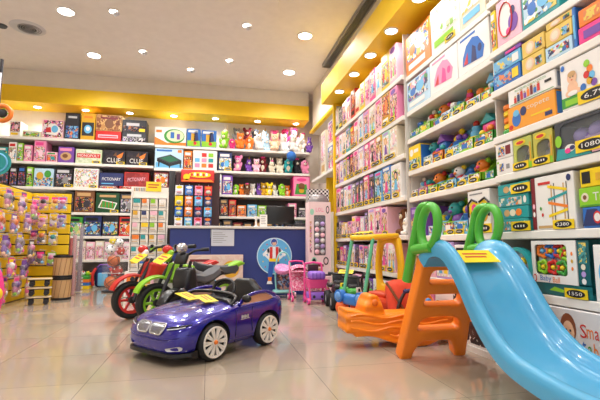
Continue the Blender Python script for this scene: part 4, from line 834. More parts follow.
near(579, 640, 5, 'lime', lambda b, w, h: (b.rect(-w*.46, h*.06, w*.4, h*.1, 'green', E1), b.rect(-w*.03, h*.1, w*.0, h*.2, 'green', E1), b.text('Tra', -w*.1, h*.5, w*.26, h*.42, 'white', E1), b.oval(-w*.38, h*.5, w*.07, h*.24, 'cream', E1), b.oval(-w*.38, h*.5, w*.035, h*.12, 'brown', E2)), 'lime green box with white letters, second from bottom of right edge stack', up=.092, hz=.085)
near(580, 640, 5, 'yellow', lambda b, w, h: (b.rect(-w*.46, h*.2, -w*.3, h*.85, 'black', E1), b.rect(-w*.2, h*.3, w*.2, h*.7, 'gold', E1)), 'yellow box with a black square, topmost of the stack at right edge', up=.179, hz=.08)
# seventh shelf
t = empty('steering_toy', 'round teal rimmed toy wheel standing behind the slide on the lowest shelf', 'toy', (NX+.03, Y_at(520, NX, .55)+.018, RZN[6]+.001))
Mx = Matrix.Translation((0, 0, .115)) @ Matrix.Rotation(-PI/2, 4, 'Y')
MB().lathe([(.094, 0), (.112, .005), (.112, .04), (.094, .045)], 'teal', Mx, ring=True).build('rim', t)
MB().lathe([(.1, .012), (.1, .02)], mat('paleblue', .3), Mx).build('disc', t)
b = MB()
for k, c in enumerate(('orange', 'purple', 'yellow', 'red', 'lime')): b.ball((-.03, .05*math.cos(k*1.26), .125+.05*math.sin(k*1.26)), .022, c, 10)
b.build('bead_pattern', t)
MB().box((.03, 0, .006), (.08, .14, .012), 'teal').build('stand', t)
def baby_box():
    z = RZN[6]; ya, yb = Y_at(534, NX, z), Y_at(594, NX, z); w = ya-yb-.004; h = .262; d = .2
    t = empty('windowed_toy_box', 'large white and teal window box of coloured baby rattles, right of the slide', 'toy box', (NX, (ya+yb)/2, z+.0015), -PI/2)
    MB().box((0, d*.5+.03, h/2), (w-.002, d-.06, h), '#12696e').box((0, d/2, .012), (w, d, .024), '#12696e').build('box', t)
    w0, w1 = -w*.49, w*.30
    MB().plate([[(w0, h*.22), (w1, h*.22), (w1, h*.99), (w0, h*.99)], rounded([(w0+.02, h*.36), (w1-.05, h*.36), (w1-.05, h*.92), (w0+.02, h*.92)], .02)], .006, 'white', Matrix.Translation((0, -.002, 0)) @ Matrix.Rotation(PI/2, 4, 'X')).build('front_frame', t)
    MB().rect(w0+.01, h*.3, w1-.04, h*.95, mat('#dfe6ea', .4), .029).build('tray_print', t)
    p = MB().rect(-w*.5, .004, w*.5, h*.215, '#12696e', -.001).poly([(-w*.2, h*.09), (w*.05, h*.07), (w*.06, h*.12), (-w*.1, h*.16)], 'lime', -.002)
    p.text('Baby', -w*.24, h*.285, w*.2, h*.12, 'blue', -.0065).text('Ball', -w*.05, h*.285, w*.12, h*.10, 'orange', -.0065).oval(-w*.44, h*.29, w*.035, h*.075, 'red', -.0065).oval(-w*.44, h*.29, w*.022, h*.05, 'white', -.0075)
    p.rect(w*.31, h*.24, w*.49, h*.98, '#0f5a60', -.001).rect(w*.33, h*.6, w*.45, h*.95, busy(['#f2cf1d', '#2a9c9f', '#12696e'], 40), -.002)
    for k in range(3): p.oval(w*.39, h*(.30+.12*k), w*.035, h*.05, ('white', 'lilac', 'cream')[k], -.002)
    for k in range(3): p.oval(w1-.022, h*(.5+.13*k), w*.018, h*.035, ('orange', 'gold', 'orange')[k], -.0065)
    p.build('front_print', t)
    fx = (w1-.04+w0+.01)/2; hw = (w1-.05-w0-.02)
    for k, (u, v, c) in enumerate(((-.36, .80, 'orange'), (-.08, .80, 'blue'), (.2, .80, 'red'), (-.36, .5, 'lime'), (-.02, .5, 'red'), (.27, .5, 'green'), (.4, .76, 'lime'))):
        x, zz = fx+u*hw*.95, h*v; r = .028; q = MB()
        q.tube([(x+r*(1+.16*math.cos(5*a*PI/15))*math.cos(a*PI/15), .016, zz+r*(1+.16*math.cos(5*a*PI/15))*math.sin(a*PI/15)) for a in range(30)], .009, mat(c, .3), True, 8)
        q.ball((x, .016, zz), .012, 'yellow' if c != 'orange' else 'sky', 10); o = q.build('rattle', t)
    price_tag(t, w, w*.26, .0, txt='1550', s=.95)
baby_box()
near(596, 650, 6, 'white', lambda b, w, h: (b.oval(-w*.3, h*.5, w*.1, h*.2, 'sky', E1), b.rect(-w*.2, h*.2, w*.3, h*.7, busy(BLUES+WHITES, 20), E1)), 'white and blue box at the right frame edge on the lowest shelf', hz=.24)
def smart(b, w, h):
    x = -w*.255
    b.oval(x-w*.02, h*.74, w*.075, h*.20, '#8a4a2c', E1); b.oval(x-w*.018, h*.68, w*.056, h*.16, 'skin', E2)
    b.poly([(x-w*.08, 0.01), (x+w*.10, 0.01), (x+w*.08, h*.4), (x+w*.02, h*.49), (x-w*.06, h*.47), (x-w*.08, h*.3)], '#b02a2c', E1); b.oval(x+w*.13, h*.18, w*.05, h*.06, 'skin', E2); b.oval(x-w*.02, h*.53, w*.03, h*.05, 'skin', E2)
    b.oval(x-w*.038, h*.71, w*.009, h*.018, 'dark', E3); b.oval(x+w*.002, h*.71, w*.009, h*.018, 'dark', E3); b.oval(x-w*.02, h*.585, w*.018, h*.028, 'maroon', E3); b.oval(x-w*.02, h*.64, w*.010, h*.014, 'peach', E3)
    for k, (ch, c) in enumerate(zip('Smart', ('red', 'orange', 'red', 'blue', 'maroon'))): b.text(ch, -w*.135+k*w*.058, h*(.74 if ch in 'Stt' else .72), w*.05*(1.15 if ch in 'Sm' else .7), h*(.18 if ch in 'St' else .12), c, E2)
    for k, (ch, c) in enumerate(zip('table', ('blue', 'green', 'orange', 'purple', 'red'))): b.text(ch, -w*.135+k*w*.05, h*(.52 if ch in 'tbl' else .5), w*.042*(.5 if ch == 'l' else .85), h*(.18 if ch in 'tbl' else .12), c, E2)
    b.oval(w*.12, h*.2, w*.08, h*.16, 'charcoal', E2); b.oval(w*.36, h*.35, w*.14, h*.2, busy(MIXED, 20), E2); b.rect(-w*.05, h*.12, w*.02, h*.2, 'gold', E2)
ya, yb = Y_at(546, 1.60, .3), Y_at(672, 1.60, .3)
carton(ya-yb, .34, .325, '#dcd8d8', smart, 'large pale floor box picturing a child in red, right of the blue slide', 'toy box', None, (1.60, (ya+yb)/2, .036), -PI/2, 'toy_box')
# ------------------------------------------------------------------ slide
XZ = Matrix.Rotation(PI/2, 4, 'X')            # plate drawn in x/z, thickness along y
YZ = Matrix(((0, 0, 1, 0), (1, 0, 0, 0), (0, 1, 0, 0), (0, 0, 0, 1)))   # plate drawn in y/z, thickness along x
def slide():
    t = empty('slide', 'blue plastic toddler slide with orange ladder and green handles', 'slide', (1.30, 2.2, 0))
    L = Vector((1.30, 2.2, 0)); blue = mat('#4fa9d6', .26, name='slide_blue', coat=.3); og = mat('#ff8a26', .34, name='slide_orange'); gr = mat('#52b43c', .34, name='slide_green')
    prof = spline([(2.07, .585, 0), (2.0, .645, 0), (1.91, .663, 0), (1.82, .645, 0), (1.74, .585, 0), (1.66, .49, 0), (1.58, .378, 0), (1.50, .292, 0), (1.41, .234, 0), (1.30, .205, 0), (1.15, .185, 0), (1.0, .18, 0)], 5)
    sec0 = [(-.192, -.085), (-.198, -.03), (-.196, .0), (-.182, .014), (-.165, .016), (-.150, .006), (-.138, -.022), (-.118, -.046), (-.08, -.054), (0, -.056), (.08, -.054), (.118, -.046), (.138, -.022), (.150, .006), (.165, .016), (.182, .014), (.196, .0), (.198, -.03), (.192, -.085), (.17, -.086), (.16, -.07), (0, -.072), (-.16, -.07), (-.17, -.086)]
    sec = [(x*.93, max(v, -.072)) for x, v in sec0]
    rings = []
    for i, p in enumerate(prof):
        a, b = prof[max(0, i-1)], prof[min(len(prof)-1, i+1)]
        tg = Vector((0, b.x-a.x, b.y-a.y)).normalized(); n = Vector((0, -tg.z, tg.y))
        if n.z < 0: n = -n
        rings.append([Vector((x, p.x-L.y, p.y))+n*v for x, v in sec])
    MB().loft(rings, blue).build('chute', t)
    # landing block of the chute
    MB().box((0, -1.235, .085), (.398, .11, .17), blue, .02).build('landing_foot', t)
    # ladder: side legs with rungs and openings, leaning
    hw0, hw1, H = .215, .168, .635
    out = rounded([(-hw0, 0), (-hw0+.075, 0), (-hw0+.085, .055), (-.09, .12), (.09, .12), (hw0-.085, .055), (hw0-.075, 0), (hw0, 0), (hw1, H), (-hw1, H)], .028)
    holes = [rounded([(-.135, .19), (.135, .19), (.12, .255), (.07, .275), (-.07, .275), (-.12, .255)], .03), rounded([(-.12, .345), (.12, .345), (.115, .415), (-.115, .415)], .03), rounded([(-.11, .48), (.11, .48), (.10, .56), (-.10, .56)], .03)]
    tilt = math.atan2(.25, H)
    M = Matrix.Translation((0, .10, 0)) @ Matrix.Rotation(tilt, 4, 'X') @ XZ
    MB().plate([out]+holes, .075, og, M, .014).build('ladder', t)
    # handles: ring plus curved bar down the ladder
    for s in (-1, 1):
        x = s*.176
        b = MB(); cy, cz = -.245, .745
        b.tube([(x+s*.0, cy+.082*math.cos(a*PI/16)-.02*math.sin(a*PI/16), cz+.105*math.sin(a*PI/16)) for a in range(32)], .023, gr, True, 10, 1.0)
        bar = spline([(x, cy-.01, cz+.112), (x, cy+.085, cz+.10), (x, cy+.135, cz-.01), (x, cy+.20, cz-.15), (x, cy+.265, cz-.30)], 6)
        b.tube(bar, [.021+.008*i/len(bar) for i in range(len(bar))], gr, False, 10)
        b.tube([(x, cy-.02, cz-.105), (x, cy+.06, cz-.11), (x, cy+.16, cz-.12)], .03, gr, False, 10)
        o = b.build('handle', t)
    return t
slide()
def card(px_y, label, w, d, rot, loc, lines=2, name='price_card'):
    """yellow card lying on or leaning against something; rot is a matrix"""
    b = MB().box((0, 0, .001), (w, d, .002), mat('#f3dc2a', .4, name='card_yellow'))
    for k in range(lines):
        zz = d*(.18-.25*k); b.add([(-w*.36, zz-d*.06, .0026), (w*(.34-.1*k), zz-d*.06, .0026), (w*(.34-.1*k), zz+d*.06, .0026), (-w*.36, zz+d*.06, .0026)], [(0, 1, 2, 3)], mat('#c8452c', .5))
    o = b.build(name); tag(o, label, 'price card', None, loc); o.rotation_euler = rot; return o
card(0, 'yellow price card with red lines lying on the blue slide', .205, .10, (R(33), 0, R(4)), (1.28, 1.79, .595))

# ------------------------------------------------------------------ orange rocker behind the ladder
def rocker():
    t = empty('rocking_boat', 'orange plastic rocking seesaw with carved waves, behind the slide ladder', 'rocker', (1.245, 2.60, 0), R(-2))
    og = bpy.data.materials.new('rocker_orange'); nt, b = nodes(og); b.inputs['Base Color'].default_value = lin('#fb8c12'); b.inputs['Roughness'].default_value = .35
    tc = nt.nodes.new('ShaderNodeTexCoord'); wv = nt.nodes.new('ShaderNodeTexWave'); wv.bands_direction = 'Z'; wv.inputs['Scale'].default_value = 4.2; wv.inputs['Distortion'].default_value = 2.2; wv.inputs['Detail'].default_value = 0; wv.inputs['Detail Scale'].default_value = .8
    mp = nt.nodes.new('ShaderNodeMapping'); mp.inputs['Scale'].default_value = (.45, .45, 1); nt.links.new(tc.outputs['Object'], mp.inputs[0]); nt.links.new(mp.outputs[0], wv.inputs['Vector'])
    bp = nt.nodes.new('ShaderNodeBump'); bp.inputs['Distance'].default_value = .02; bp.inputs['Strength'].default_value = .7; nt.links.new(wv.outputs['Fac'], bp.inputs['Height']); nt.links.new(bp.outputs[0], b.inputs['Normal'])
    low = [(-.24, .078), (-.19, .07), (-.12, .045), (-.02, .012), (.08, .001), (.16, .004), (.23, .03), (.29, .065), (.33, .085)]
    out = rounded([(-.385, .243), (-.39, .235), (-.392, .11), (-.38, .098), (-.34, .098), (-.33, .076)]+low+[(.35, .11), (.355, .225), (.28, .215), (.0, .20), (-.2, .215)], .02, 3)
    MB().slab(out, .20, og, XZ, .012).build('hull', t)
    q = MB()
    for k, z in enumerate((.205, .165, .125, .085)): q.tube(spline([((-.36+.055*i)*(1 if k < 3 else .42)+(0 if k < 3 else .05), -.1, z+.012*math.sin(i*1.1+k)-.012*(i/12)) for i in range(13)], 3), .0075, mat('#f98a10', .35, name='rocker_ridge'), False, 6, .7)
    q.build('wave_pattern', t)
    for s in (-1, 1):   # shaped seat backs with a bolt cap
        x = -.2 if s < 0 else .165
        MB().plate([rounded([(x-.085, .19), (x+.085, .19), (x+.05, .295), (x+.028, .33), (x-.028, .33), (x-.05, .295)], .03)], .19, og, XZ, .02).build('seat_back', t)
        MB().ball((x, -.105, .285), (.022, .014, .022), mat('#4a8fd0' if s > 0 else '#e0701a', .4)).build('bolt_cap', t)
    b = MB()
    MB().box((-.02, 0, .20), (.28, .16, .03), og, .012).build('seat', t)
    return t
rocker()

# ------------------------------------------------------------------ yellow-roofed push car
def push_car():
    ang = R(200)       # heading: local +x forward
    t = empty('push_car', 'toddler push car with yellow roof, green front posts and blue bumper, behind the rocker', 'ride-on toy', (1.325, 3.19, 0), ang)
    ye = mat('#f4c21c', .32, name='car_yellow'); rd = mat('#e0502c', .4); bl = mat('#3f7fd0', .32); gn = mat('#5ab48a', .35)
    MB().box((.0, 0, .17), (.34, .26, .13), rd, .04).build('body', t)
    b = MB().box((.23, 0, .225), (.06, .20, .085), bl, .02)
    for s in (-1, 1): b.cyl((.23, s*.125, .245), (.275, s*.125, .245), .05, bl)
    b.build('front_bumper', t)
    for s in (-1, 1):
        MB().tube([(.215, s*.125, .27), (.12, s*.125, .70)], .0145, gn, False, 10).build('post', t)
        MB().ball((.275, s*.125, .245), (.014, .034, .034), mat('#6aa0e0', .3), 14).build('headlight', t)
        w = MB().cyl((.17, s*.14, .075), (.17, s*.18, .075), .075, mat('#2f62b4', .4), seg=22); o = w.build('wheel', t); MB().cyl((.17, s*.175, .075), (.17, s*.187, .075), .035, 'yellow').build('hub_cap', o)
        w = MB().cyl((-.13, s*.14, .075), (-.13, s*.18, .075), .075, 'black', seg=22); o = w.build('wheel', t); MB().cyl((-.13, s*.175, .075), (-.13, s*.187, .075), .035, 'yellow').build('hub_cap', o)
        MB().ball((.235, s*.125, .155), (.055, .05, .06), mat('#f06a2c', .4), 14).build('fender', t)
    # roof
    roof = [(.15, .145), (.15, -.145), (-.02, -.14), (-.20, -.12), (-.20, .12), (-.02, .14)]
    MB().plate([rounded(roof, .05)], .045, ye, Matrix.Translation((0, 0, .715)) @ Matrix.Rotation(R(3), 4, 'Y'), .018).build('roof', t)
    # rear frame: rounded loop
    out = rounded([(-.145, .22), (.145, .22), (.16, .5), (.12, .735), (-.12, .735), (-.16, .5)], .06); inn = rounded([(-.095, .325), (.095, .325), (.105, .5), (.07, .665), (-.07, .665), (-.105, .5)], .045)
    MB().plate([out, inn], .05, ye, Matrix.Translation((-.175, 0, 0)) @ Matrix.Rotation(PI/2, 4, 'Z') @ XZ, .018).build('rear_frame', t)
    MB().box((-.09, 0, .25), (.16, .22, .04), mat('#e0502c', .5), .015).build('seat', t)
    MB().tube([(.1+.03*math.cos(a*PI/10), .075*math.cos(a*PI/10), .34+.075*math.sin(a*PI/10)) for a in range(20)], .011, 'black', True).build('steering_wheel', t)
    return t
push_car()
def onto(px, py, Y): return on_y(px, py, Y)
card(0, 'yellow price card on the front edge of the yellow push car roof', .15, .07, (R(14), R(0), R(-66)), (1.225, 3.15, .752))
# folded orange seat bag in front of the push car
def seat_bag():
    t = empty('folded_baby_seat', 'orange-red folded fabric baby seat with dark straps and navy grip, behind the rocker', 'baby seat', (1.40, 2.83, 0))
    rd = mat('#e0482a', .7, bump=.3, bscale=30)
    MB().box((0, 0, .2), (.24, .14, .4), rd, .06, (R(-14), 0, R(6))).build('cushion', t)
    MB().tube(spline([(-.11, -.1, .05), (-.09, -.1, .22), (-.03, -.11, .34)], 6), .012, 'dark').build('strap', t)
    MB().tube(spline([(.0, -.12, .08), (.05, -.115, .22), (.11, -.1, .30)], 6), .012, 'dark').build('strap', t)
    MB().cyl((-.06, -.13, .325), (.08, -.13, .345), .014, 'navy').build('grip', t)
    MB().tube(spline([(-.14, -.02, .38), (-.1, -.06, .3), (-.05, -.1, .2)], 5), .01, 'brown').build('frame_tube', t)
seat_bag()

# ------------------------------------------------------------------ blue ride-on car
def ride_on_car():
    h = Vector((-.757, -.653)); ang = math.atan2(h.y, h.x)
    t = empty('ride_on_car', 'shiny dark blue and violet ride-on toy car with silver grille and black seat', 'ride-on toy', (.03, 2.80, 0), ang)
    paint = bpy.data.materials.new('car_paint'); nt, b = nodes(paint)
    b.inputs['Base Color'].default_value = lin('#1e1292'); b.inputs['Metallic'].default_value = .3; b.inputs['Roughness'].default_value = .24; b.inputs['Coat Weight'].default_value = 1; b.inputs['Coat Roughness'].default_value = .05
    secs = [(.455, .15, .075, .15, .165, .10), (.44, .215, .055, .182, .20, .12), (.40, .258, .045, .215, .235, .14), (.32, .282, .045, .245, .265, .15), (.20, .288, .045, .268, .295, .15), (.06, .284, .045, .285, .312, .15), (-.06, .280, .045, .288, .315, .15), (-.18, .281, .045, .292, .312, .15), (-.28, .290, .05, .308, .322, .15), (-.36, .288, .06, .315, .335, .16), (-.42, .26, .09, .30, .318, .16), (-.455, .19, .13, .265, .28, .17)]
    rings = []
    for x, w, zb, zs, zt, zm in secs:
        hf = [(0, zb), (w*.6, zb), (w*.93, zb+.012), (w, zm), (w*.985, zs-.03), (w*.9, zs-.003), (w*.62, zs+(zt-zs)*.7), (w*.25, zt)]
        ring = [(x, y, z) for y, z in hf]+[(x, 0, zt)]+[(x, -y, z) for y, z in hf[::-1][:-1]]
        rings.append(ring)
    body = MB().loft(rings, paint).build('body', t)
    cut = []
    cb = MB()
    for x in (.215, -.245):
        for s in (-1, 1): cut.append(MB().cyl((x, s*.19, .105), (x, s*.34, .105), .122, mat('dark', .7), seg=28).build('cutter'))
    cut.append(MB().box((-.135, 0, .35), (.30, .43, .34), mat('dark', .7), .05, seg=3).build('cutter'))
    def sub(o):
        m = o.modifiers.new('s', 'SUBSURF'); m.levels = 2; m.render_levels = 2
        for c in cut:
            m = o.modifiers.new('b', 'BOOLEAN'); m.object = c; m.operation = 'DIFFERENCE'; m.solver = 'EXACT'; m.material_mode = 'TRANSFER'
    tp = body.parent; body.parent = None
    mods(body, sub); body.parent = t
    for c in cut: bpy.data.objects.remove(c)
    body.data.polygons.foreach_set('use_smooth', [True]*len(body.data.polygons))
    body.data.set_sharp_from_angle(angle=R(35))
    # pieces laid on the curved nose: each point is carried back to the paint
    from mathutils.bvhtree import BVHTree
    bvh = BVHTree.FromPolygons([v.co for v in body.data.vertices], [tuple(p.vertices) for p in body.data.polygons])
    def nose(y, z, off=0.0):
        hit = bvh.ray_cast(Vector((1, y, z)), Vector((-1, 0, 0)))
        return Vector(((hit[0].x if hit[0] else .35)+off, y, z))
    def on_nose(b, pts, m, off):
        b.add([nose(y, z, off) for y, z in pts], [tuple(range(len(pts)))], m)
    MB().loft([[Vector((nose(y, .075).x+d, y, z)) for d, z in ((-.03, .035), (.014, .05), (.012, .068), (-.03, .078))] for y in [(-.262+.524*i/26) for i in range(27)]], mat('black', .4)).build('bumper_lip', t)
    sil = mat('silver', .2, .8)
    for s in (-1, 1):
        out = rounded([(s*.010, .165), (s*.008, .215), (s*.115, .218), (s*.125, .195), (s*.105, .162)], .016)
        b = MB(); on_nose(b, [(s*.066+(y-s*.066)*.9, .19+(z-.19)*.86) for y, z in out], mat('dark', .4), .003)
        b.tube([nose(y, z, .006) for y, z in out], .0055, sil, True, 8)
        for k in range(9):
            y = s*(.022+.0108*k); b.tube([nose(y, .168+.004*(k > 6), .007), nose(y, .19, .008), nose(y, .213, .006)], .0026, sil, False, 6)
        b.build('grille', t)
        q = MB(); q.tube([nose(s*y, z, .004) for y, z in ((.140, .196), (.165, .200), (.19, .203), (.215, .207), (.235, .212), (.252, .217))], [.004, .009, .010, .010, .008, .004], mat('#20222c', .1), False, 8, .7)
        q.tube([nose(s*y, z, .009) for y, z in ((.150, .192), (.18, .196), (.21, .20), (.24, .208))], .0028, mat('#d8dcea', .12), False, 6); q.build('headlight', t)
        b = MB(); on_nose(b, rounded([(s*.155, .096), (s*.236, .112), (s*.243, .102), (s*.236, .086), (s*.17, .082)], .008), mat('#cfd0d6', .25), .010); b.build('fog_light_panel', t)
        b = MB(); b.tube([nose(s*y, z, .002) for y, z in ((.0, .135), (.08, .134), (.16, .139), (.22, .152), (.26, .17))], .003, mat('#1a1070', .3), False, 6); b.build('nose_seam', t)
    # wheels
    def wheel(x, s):
        M = Matrix.Translation((x, s*.248, .105)) @ Matrix.Rotation(-s*PI/2, 4, 'X')
        o = MB().lathe([(.05, -.035), (.092, -.035), (.103, -.024), (.105, 0), (.105, .012), (.10, .03), (.088, .038), (.08, .02)], mat('#17171a', .6), M, 36, ring=True).build('wheel', t)
        rim = mat('#efe9e2', .3); b = MB()
        b.lathe([(.074, .03), (.078, .042), (.086, .042), (.088, .034)], rim, M, 36, ring=True)
        b.lathe([(.0001, .040), (.02, .040), (.022, .03)], rim, M, 18)
        for k in range(10):
            a = k*PI/5
            for dd in (-.1, .1): b.add([M @ Vector((r*math.cos(a+dd*q-.0)+e*math.sin(a), r*math.sin(a+dd*q)-e*math.cos(a), hh)) for (r, q, e, hh) in ((.018, .6, -.004, .040), (.018, .6, .004, .040), (.078, 1, .0055, .041), (.078, 1, -.0055, .041), (.018, .6, -.004, .030), (.018, .6, .004, .030), (.078, 1, .0055, .031), (.078, 1, -.0055, .031))], [(0, 1, 2, 3), (7, 6, 5, 4), (0, 4, 5, 1), (2, 6, 7, 3), (1, 5, 6, 2), (0, 3, 7, 4)], rim)
        b.build('spoke_rim', o)
        MB().lathe([(.0001, .012), (.078, .012)], mat('#26262c', .5), M, 30).build('rim_backing', o)
        MB().lathe([(.0001, .050), (.010, .049), (.013, .040)], mat('orange', .4), M, 14).build('hub_cap', o)
    for x in (.215, -.245):
        for s in (-1, 1): wheel(x, s)
    blk = mat('#121215', .35)
    # cowl, windscreen frame, dashboard
    MB().loft([[(.055+d*.02, y, z) for y, z in ((-.235, .285), (-.2, .315), (0, .328), (.2, .315), (.235, .285), (.12, .27), (-.12, .27))] for d in (0, -1, -2, -3)], blk).build('dashboard', t)
    MB().tube(spline([(.05, -.235, .285), (.0, -.22, .328), (-.02, -.12, .345), (-.02, .12, .345), (.0, .22, .328), (.05, .235, .285)], 6), .011, blk).build('windscreen_frame', t)
    MB().tube([(-.085-.03*math.sin(a*PI/10), .02+.10*math.cos(a*PI/10), .355+.065*math.sin(a*PI/10)) for a in range(20)], .011, blk, True).build('steering_wheel', t)
    # seat
    b = MB().box((-.2, 0, .22), (.2, .34, .07), blk, .03)
    b.plate([rounded([(-.17, .2), (.17, .2), (.165, .35), (.10, .39), (.07, .42), (-.07, .42), (-.10, .39), (-.165, .35)], .04)], .07, blk, Matrix.Translation((-.245, 0, 0)) @ Matrix.Rotation(R(-10), 4, 'Y') @ Matrix.Rotation(PI/2, 4, 'Z') @ XZ, .025)
    b.build('seat', t)
    # side rails over the door openings, doors, mirrors
    for s in (-1, 1):
        MB().tube(spline([(.02, s*.272, .285), (-.04, s*.268, .325), (-.13, s*.266, .345), (-.23, s*.268, .345), (-.32, s*.268, .318)], 6), .0125, paint, False, 10).build('door_rail', t)
        MB().plate([[(.0, .285), (-.05, .318), (-.13, .335), (-.23, .335), (-.30, .31), (-.3, .29)]], .004, mat('#d8a488', .4), Matrix.Translation((0, s*.262, 0)) @ XZ).build('door_pane', t)
        MB().ball((-.005, s*.31, .325), (.024, .035, .024), blk).build('side_mirror', t)
        def flank(x, z, off=.002):
            hit = bvh.ray_cast(Vector((x, s*1, z)), Vector((0, -s, 0))); return Vector((x, (hit[0].y if hit[0] else s*.28)+s*off, z))
        q = MB().tube([flank(.045, .262), flank(.05, .2), flank(.05, .12), flank(.03, .07)], .003, mat('#130c54', .3)); q.tube([flank(-.10, .262), flank(-.085, .18), flank(-.10, .12), flank(-.13, .08)], .003, mat('#130c54', .3)); q.build('door_seam', t)
        b = MB()
        for k in range(5): p = flank(-.0-.013*k, .215); b.box(p, (.009, .003, .013 if k % 2 else .019), 'silver')
        b.tube([flank(.01, .200), flank(-.065, .203)], .002, 'silver'); b.build('badge_lettering', t)
    return t
car = ride_on_car()
hd = car.rotation_euler.z
Mc = Matrix.Translation(car.location) @ Matrix.Rotation(hd, 4, 'Z')
card(0, 'yellow price card lying on the blue car by its dashboard, one nearer the front', .15, .095, (R(0), R(12), hd+PI/2), Mc @ Vector((.135, -.07, .327)))
card(0, 'yellow price card lying beside another on the blue car, nearer its steering wheel', .14, .095, (R(0), R(12), hd+PI/2-.15), Mc @ Vector((.125, .09, .323)))

# ------------------------------------------------------------------ children's motorbikes
def bike(name, label, loc, ang, frame, rim, seatc, lamp_c, plate_c, r=.165, wb=.66, tail=None, scooter=False, sc=1.0):
    t = empty(name, label, 'ride-on toy', loc, ang, "children's electric motorbikes")
    fr = mat(frame, .3); blk = mat('#17171a', .5)
    for x in (wb, 0):
        M = Matrix.Translation((x, 0, r)) @ Matrix.Rotation(PI/2, 4, 'X')
        o = MB().lathe([(r*.70, -.03), (r*.86, -.042), (r*.97, -.034), (r, -.01), (r, .01), (r*.97, .034), (r*.86, .042), (r*.70, .03)], mat('#1c1c1e', .75), M, 32, ring=True).build('tyre', t)
        b = MB().lathe([(r*.58, -.02), (r*.72, -.032), (r*.73, .032), (r*.58, .02)], mat(rim, .35), M, 28, ring=True)
        for k in range(6): a = k*PI/3; b.cyl(M @ Vector((.02*math.cos(a), .02*math.sin(a), 0)), M @ Vector((r*.6*math.cos(a), r*.6*math.sin(a), 0)), .012, mat(rim, .35), seg=8)
        b.cyl(M @ Vector((0, 0, -.04)), M @ Vector((0, 0, .04)), .03, mat('dark'), seg=14); b.build('wheel_rim', o)
    hx, hz = wb-.16, .60 if scooter else .525; dn = 0 if scooter else .06
    for s in (-1, 1): MB().tube([(wb, s*.062, r), (wb-.06, s*.062, r+.17), (hx, s*.05, hz)], .016, mat('#3c3c42' if not scooter else '#17171a', .4), False, 8).build('fork', t)
    MB().loft([[(wb+rr*math.cos(a)*1.0, y, r+.03+rr*math.sin(a)) for y, rr in ((-.05, r+.025), (0, r+.038), (.05, r+.025), (.05, r+.012), (0, r+.024), (-.05, r+.012))] for a in [R(20)+R(118)*i/12 for i in range(13)]], fr).build('front_fender', t)
    MB().plate([rounded([(.12, .22), (.30, .16), (.42, .22), (hx-.03, .44), (hx, .52), (.36, .48), (.30, .42), (.12, .40)], .03)], .13, mat(tail or frame, .35), XZ, .03).build('body', t)
    if scooter: MB().plate([rounded([(hx-.10, .20), (hx+.06, .18), (hx+.10, .42), (hx+.05, .55), (hx-.04, .55)], .04)], .2, fr, XZ, .04).build('front_fairing', t)
    else: MB().plate([rounded([(.32, .36), (hx+.08, .34), (hx+.03, .50), (.34, .47)], .03)], .17, fr, XZ, .03).build('tank_shroud', t)
    MB().loft([[(x, y*w, z+dz) for y, dz in ((-1, -.02), (-.8, .03), (0, .045), (.8, .03), (1, -.02), (.7, -.04), (-.7, -.04))] for x, z, w in ((-.14, .50-dn, .05), (-.10, .485-dn, .085), (.02, .44-dn*.5, .09), (.14, .42, .085), (.26, .44, .06), (.31, .46, .035))], mat(seatc, .6)).build('seat', t)
    MB().plate([rounded([(-.22, .47), (.06, .36), (.1, .41), (-.16, .50)], .02)], .12, fr, XZ, .02).build('rear_fender', t)
    o = MB().tube(spline([(hx-.07, -.15, hz+.11), (hx-.02, -.08, hz+.10), (hx, 0, hz+.06), (hx-.02, .08, hz+.10), (hx-.07, .15, hz+.11)], 5), .011, blk).build('handlebar', t)
    for s in (-1, 1): MB().cyl((hx-.06, s*.12, hz+.11), (hx-.095, s*.185, hz+.115), .017, blk, seg=12).build('grip', o)
    MB().box((hx+.07, 0, hz+.03), (.05, .13, .11), mat(plate_c, .35), .02, (0, R(-24), 0)).build('number_plate', t)
    q = MB().ball((hx+.07, 0, hz+(.125 if scooter else .085)), (.055, .05, .05) if scooter else (.045, .045, .036), mat(lamp_c, .2, .8 if scooter else 0)); q.build('headlight', t)
    MB().tube([(.0, -.09, .16), (.1, -.1, .17), (.24, -.085, .24)], .02, mat('silver', .25, .8)).build('exhaust', t)
    MB().cyl((.25, -.09, .2), (.25, .09, .2), .06, mat('dark'), seg=16).build('motor', t)
    t.scale = (sc,)*3
    return t
ba = math.atan2(-.50, -.86); bh = Vector((math.cos(ba), math.sin(ba)))
def bike_at(fx, fy, wb=.66): return (fx-bh.x*wb, fy-bh.y*wb, .001)
bike('dirt_bike', 'red and white children\'s dirt bike with red front wheel rim, behind the lime one', bike_at(-.66, 3.98), ba, 'red', 'red', 'white', 'red', 'white', tail='#dcdcdc')
bike('dirt_bike', 'lime green children\'s dirt bike between the red one and the black one', bike_at(-.42, 3.72), ba, 'lime', 'lime', 'charcoal', 'red', 'lime', tail='#8a8a90')
bike('scooter', 'black children\'s motor scooter with grey seat and chrome headlamp, behind the blue car', (-.25+.6*.5*.86, 3.38+.8*.5*.86, .001), math.atan2(-.8, -.6), '#1a1a1e', 'dark', '#55565c', 'silver', '#1a1a1e', r=.15, wb=.50, scooter=True, tail='#232328', sc=.86)
def tilt_to(bx, by, z, label, w=.17, d=.12, pitch=52):
    card(0, label, w, d, (R(pitch), R(6), ba+PI/2), (bx, by, z))
tilt_to(-.47-.135, 4.09-.14, .535, 'yellow price card leaning on the front of the red dirt bike', pitch=38)
tilt_to(-.24-.135, 3.83-.14, .535, 'yellow price card leaning on the front of the lime dirt bike', pitch=38)
